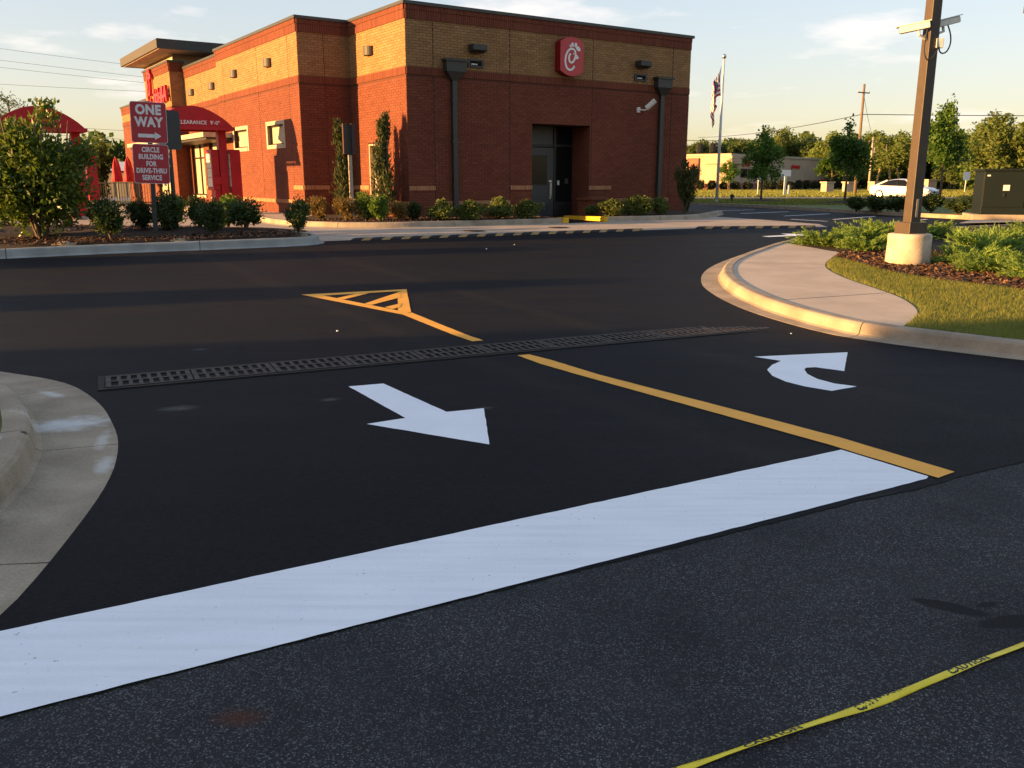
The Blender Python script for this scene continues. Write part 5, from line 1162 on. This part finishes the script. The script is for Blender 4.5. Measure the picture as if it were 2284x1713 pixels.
# ------------------------------------------------------------------ white sedan
def sedan():
    hd = math.atan2(-.80,.60); t = thing('car', 'white four-door sedan driving past beyond the lamp post', 'car', (29.3,66.5,Hg(66.5)+.012), hd)
    def loft(sec, name, mat, mi=None):
        m = MB(); n = len(sec[0]); vs = [v for s in sec for v in s]; fs = [(i*n+k, i*n+k+1, (i+1)*n+k+1, (i+1)*n+k) for i in range(len(sec)-1) for k in range(n-1)]
        fs += [tuple(range(n))[::-1], tuple(range(len(vs)-n, len(vs)))]; return m.add(vs, fs).build(name, mat, t, True)
    st = [(-2.40,.55,.40,.86,.62),(-2.30,.78,.30,.98,.70),(-1.9,.90,.24,1.03,.78),(-1.0,.92,.22,1.0,.84),(0,.92,.22,.97,.85),(.9,.92,.22,.94,.84),(1.5,.91,.23,.90,.80),(2.0,.88,.25,.82,.74),(2.28,.78,.28,.70,.64),(2.40,.58,.34,.60,.5)]
    sec = []
    for x, w, zb, zt, wt in st: sec.append([(x,-w*.9,zb),(x,-w,zb+.12),(x,-w,zb+(zt-zb)*.62),(x,-wt-.04,zt-.05),(x,-wt*.8,zt),(x,0,zt+.03),(x,wt*.8,zt),(x,wt+.04,zt-.05),(x,w,zb+(zt-zb)*.62),(x,w,zb+.12),(x,w*.9,zb)])
    loft(sec, 'body', M['car_white'])
    g = [(-1.75,.76,1.0,.70),(-1.0,.72,1.34,.57),(-.3,.72,1.43,.58),(.35,.72,1.40,.58),(1.15,.76,.95,.72)]
    gs = [[(x,-w-.04,.93),(x,-wt-.03,max(z-.05,.94)),(x,-wt*.8,z-.004),(x,wt*.8,z-.004),(x,wt+.03,max(z-.05,.94)),(x,w+.04,.93)] for x, w, z, wt in g]; loft(gs, 'windows', M['glass'])
    rf = [[(x,-w,z-.02),(x,-w*.7,z+.03),(x,0,z+.045),(x,w*.7,z+.03),(x,w,z-.02)] for x, w, z in ((-1.05,.60,1.33),(-.6,.62,1.41),(-.2,.62,1.44),(.3,.61,1.41),(.5,.60,1.34))]; loft(rf, 'roof', M['car_white'])
    for s in (-1, 1):
        MB().tube([(-1.85,s*.70,1.0),(-1.0,s*.64,1.36)], .055, 6).build('pillar', M['car_white'], t); MB().tube([(1.2,s*.72,.95),(.45,s*.62,1.37)], .04, 6).build('pillar', M['car_white'], t); MB().tube([(-.15,s*.765,.95),(-.2,s*.63,1.4)], .03, 6).build('pillar', M['black'], t)
        MB().box(.75,.92,s*.98-.07,s*.98+.07,.95,1.08).build('mirror', M['car_white'], t, bevel=.02)
        MB().box(2.12,2.33,s*.62-.15,s*.62+.15,.60,.72).build('headlight', M['lens'], t, bevel=.02); MB().box(-2.42,-2.30,s*.62-.14,s*.62+.14,.72,.88).build('tail_light', M['sign_red'], t, bevel=.02)
        MB().box(2.30,2.42,s*.66-.10,s*.66+.10,.36,.46).build('fog_lamp', M['black'], t)
        for x in (-1.42, 1.42):
            w = MB().tube([(x,s*.73,.33),(x,s*.93,.33)], .33, 20).build('wheel', M['tyre'], t); MB().tube([(x,s*.929,.33),(x,s*.945,.33)], .21, 14).build('rim', M['rim'], w)
    MB().box(2.36,2.44,-.48,.48,.50,.58).build('grille', M['black'], t); MB().box(2.36,2.44,-.55,.55,.33,.43).build('air_intake', M['black'], t)
sedan()

# ------------------------------------------------------------------ pharmacy beyond the street
def pharmacy():
    c = Vector((29.5,121)); u = Vector((.616,.788)); v = Vector((-.788,.616)); ang = math.atan2(u.y,u.x)
    t = thing('pharmacy', 'low pharmacy with red lettering beyond the street', 'building', (c.x,c.y,.15), ang)   # local x along shaded wall, local y along lit wall
    MB().box(.0,42,.0,26,.9,4.55).build('wall', M['plaster'], t); MB().box(-.06,42.06,-.06,26.06,0,.9).build('brick_base', M['pharm_brick'], t); MB().box(-.15,42.15,-.15,26.15,4.551,4.85).build('cornice', M['stone'], t)
    MB().box(-.25,-.01,4.6,6.3,.9,4.3).build('brick_pier', M['pharm_brick'], t); MB().box(-.4,3.2,-.4,3.6,3.5,4.54).build('entrance_tower', M['plaster'], t)
    for x in (3.5,6.0,8.5): 
        w = MB().box(x,x+2.2,-.07,-.01,1.7,2.9).build('window', M['frame'], t); MB().box(x+.1,x+2.1,-.09,-.071,1.8,2.8).build('pane', M['glass'], w)
    for y in (7.5,9.4,11.3,14,17):
        w = MB().box(-.07,-.01,y,y+1.6,1.7,2.6).build('window', M['frame'], t); MB().box(-.09,-.071,y+.1,y+1.5,1.8,2.5).build('pane', M['glass'], w)
    MB().box(26,41.9,-.05,-.009,.92,1.3).build('brick_band', M['pharm_brick'], t)
    place_text('lettering', text_mesh('CVS', 1.5, M['letter_red'], .05, .03), t, (5.0,-.12,3.65), (1,0,0), (0,0,1)); place_text('lettering', text_mesh('pharmacy', 1.0, M['letter_red'], .05, .012), t, (-.12,9.6,3.55), (0,-1,0), (0,0,1)); place_text('lettering', text_mesh('pharmacy', .9, M['letter_red'], .05, .012), t, (24,-.12,3.4), (1,0,0), (0,0,1))
pharmacy()
hx = [(24.9+i*1.65, 118.0+i*.25) for i in range(5)] + [(33.2+i*1.75, 117.5+i*1.9) for i in range(11)]
ordw = ['first','second','third','fourth','fifth','sixth','seventh','eighth','ninth','tenth','eleventh','twelfth','thirteenth','fourteenth','fifteenth','sixteenth']
for i, (x, y) in enumerate(hx): bush('hedge', x, y, 1.25, 1.3, 'clipped round hedge ball before the pharmacy, %s from the left' % ordw[i], 'hedge', 'hedge balls before the pharmacy', 0, 'hedge_ball')
tree('street', 27.2, 112, 4.0, 3.0, 'small dark tree before the pharmacy entrance right of the flagpole', 'small trees before the pharmacy', 0, 0, 'small_tree')
tree('street', 41.2, 115, 5.2, 5.0, 'dark tree before the pharmacy wall between the young trees', 'small trees before the pharmacy', 0, 1, 'small_tree')

# ------------------------------------------------------------------ things beyond the left island
t = thing('metal_shed', 'long grey metal building with a pale roof behind the umbrellas', 'building', (-40,76,.15)); m = MB()
MB().box(-16,16,0,10,-.1,2.2).build('wall', M['shed_wall'], t)
m.add([(-16.5,-.4,2.15),(16.5,-.4,2.15),(16.5,5,3.0),(-16.5,5,3.0),(16.5,10.4,2.15),(-16.5,10.4,2.15)], [(0,1,2,3),(3,2,4,5),(0,3,5),(1,4,2)]); m.build('roof', M['metal_roof'], t)
for x in np.arange(-15, 16, 1.0): MB().box(x-.05,x+.05,-.04,-.005,-.05,2.1).build('rib', M['shed_wall'], t)
def umbrella(x, y, label):
    t = thing('patio_umbrella', label, 'umbrella', (x,y,Hg(y)+.012), 0, 'closed red umbrellas'); MB().tube([(0,0,0),(0,0,2.15)], .025, 8).build('pole', M['black'], t); MB().lathe([(.25,0),(.25,.06),(.05,.09)], 12).build('foot', M['black'], t)
    m = MB(); S = 20; prof = [(.03,2.12),(.11,1.9),(.15,1.6),(.17,1.35),(.21,1.08),(.19,1.06)]
    vs = [((r*(1+.28*math.sin(5*a+z*3)))*math.cos(a), (r*(1+.28*math.sin(5*a+z*3)))*math.sin(a), z) for r, z in prof for a in [2*math.pi*k/S for k in range(S)]]
    m.add(vs, [(i*S+k, i*S+(k+1)%S, (i+1)*S+(k+1)%S, (i+1)*S+k) for i in range(len(prof)-1) for k in range(S)]); m.build('cloth', M['umb'], t, True)
umbrella(-17.7,40.0,'left one of the two closed red patio umbrellas'); umbrella(-16.95,39.5,'right one of the two closed red patio umbrellas')
t = thing('patio_fence', 'black iron fence round the patio behind the sign', 'fence', (-20.6,41.6,Hg(41.6)+.01))
for z in (.12, 1.0): MB().box(0,6.4,-.02,.02,z,z+.04).build('rail', M['black'], t)
pk = MB().box(-.009,.009,-.009,.009,.0,1.06).mesh('picket', M['black']); ps = MB().box(-.035,.035,-.035,.035,.0,1.15).mesh('post', M['black'])
for i in range(53): link('picket', pk, t, (.06+i*.12,0,0)) if i % 13 else link('post', ps, t, (.06+i*.12,0,0))
def boulder(x, y, s, sz, label):
    r = np.random.default_rng(int(abs(x)*100)); m = MB(); R, S = 6, 12; vs = []
    for i in range(R+1):
        a = math.pi*.5*i/R
        for k in range(S): b = 2*math.pi*k/S; q = 1+.14*math.sin(3*b+x)+.08*r.normal(); vs.append((s*q*math.cos(a)*math.cos(b), s*.7*q*math.cos(a)*math.sin(b), sz*math.sin(a)*(1+.06*r.normal())-.04))
    m.add(vs, [(i*S+k, i*S+(k+1)%S, (i+1)*S+(k+1)%S, (i+1)*S+k) for i in range(R) for k in range(S)]); tag(m.build('boulder', M['rock'], None, True, (x,y,Hg(y)+.17)), label, 'rock', 'boulders on the island')
boulder(-8.35,16.4,.26,.10,'flat tan boulder behind the island kerb below the big bush'); boulder(-6.5,17.15,.22,.09,'tan boulder behind the island kerb near the sign post'); boulder(-4.28,18.1,.09,.10,'small tan stone at the tip of the island')

# ------------------------------------------------------------------ caution tape and litter
def tape():
    P = chaikin([(.05,1.87),(.28,2.00),(.52,2.12),(.85,2.27),(1.06,2.37),(1.25,2.465),(1.46,2.575),(1.62,2.665),(1.83,2.775),(2.2,2.97),(2.8,3.2)], 3); P = resample(P, .012); nn = normals(P); S = [0]
    for a, b in zip(P[:-1], P[1:]): S.append(S[-1]+(b-a).length)
    def frame(s, v):          # v in -1..1 across the folded ribbon
        i = min(int(s/.012), len(P)-2); i = max(i, 0); p = P[i].lerp(P[i+1], max(0,min(1,(s-S[i])/max(S[i+1]-S[i],1e-6)))); n = nn[i]
        w = .012*(1+.16*math.sin(s*7.1)+.10*math.sin(s*17)); tw = .8*math.sin(s*5.2+.6)
        lift = .006 + .003*math.sin(s*9) + .009*(1-abs(v))*(.5+.5*math.sin(s*6.1))
        return (p.x+n.x*v*w, p.y+n.y*v*w, .006 + lift + v*w*.5*math.sin(tw))
    t = thing('caution_tape', 'twisted yellow caution tape lying across the road corner', 'tape', (P[0].x,P[0].y,.004))
    loc = lambda q: (q[0]-P[0].x, q[1]-P[0].y, q[2]-.004)
    m = MB(); vs = []; K = 7
    for s in S:
        for k in range(K): v = -1+2*k/(K-1); vs.append(loc(frame(s, v)))
    m.add(vs, [(i*K+k, i*K+k+1, (i+1)*K+k+1, (i+1)*K+k) for i in range(len(S)-1) for k in range(K-1)]); o = m.build('ribbon', M['tape'], t, True); sm = o.modifiers.new('s','SOLIDIFY'); sm.thickness = .002; sm.offset = -1
    for s0 in (.36, .80, 1.23, 1.66, 2.08):
        me = text_mesh('CAUTION', .048, M['ink'], 0, .0022, 0, 1.05); xs = [v.co.x for v in me.vertices]; L = max(xs)-min(xs)
        bm = bmesh.new(); bm.from_mesh(me); bmesh.ops.subdivide_edges(bm, edges=[e for e in bm.edges if e.calc_length() > .012], cuts=2)
        for q in bm.verts:
            s = s0 + q.co.x*.95; v = max(-1, min(1, q.co.y/.019)) ; c = frame(max(0,min(S[-1]-.01,s)), -v*.98 if False else v*.98); q.co = Vector(loc((c[0],c[1],c[2]+.0025)))
        bm.to_mesh(me); bm.free(); link('lettering', me, t)
tape()
peb = MB(); 
def pebble(x, y, s, label): 
    m = MB().lathe([(s*.6,0),(s,.3*s),(s*.8,.8*s),(s*.2,s)], 7); tag(m.build('pebble', M['sign_white'], None, False, (x,y,Hg(y)+.008)), label, 'litter', 'white specks on the asphalt')
for x, y, s, lab in ((-1.87,9.18,.014,'white pebble on the asphalt left of the drain line'),(-.5,17.1,.016,'white scrap on the far asphalt before the rumble strip'),(.05,17.9,.013,'small white scrap nearest the rumble strip'),(2.95,9.05,.010,'white pebble at the right end of the drain')): pebble(x, y, s, lab)
# manhole-like covers on the concrete drive
for x, y, lab in ((-.9,21.0,'dark oval drain cover on the concrete drive, left one'),(1.15,21.95,'dark oval drain cover on the concrete drive, right one')):
    tag(MB().lathe([(.26,0),(.26,.006),(.22,.008)], 20).build('drain_cover', M['iron'], None, False, (x,y,Hg(y)+.013)), lab, 'drain cover', 'covers on the drive')
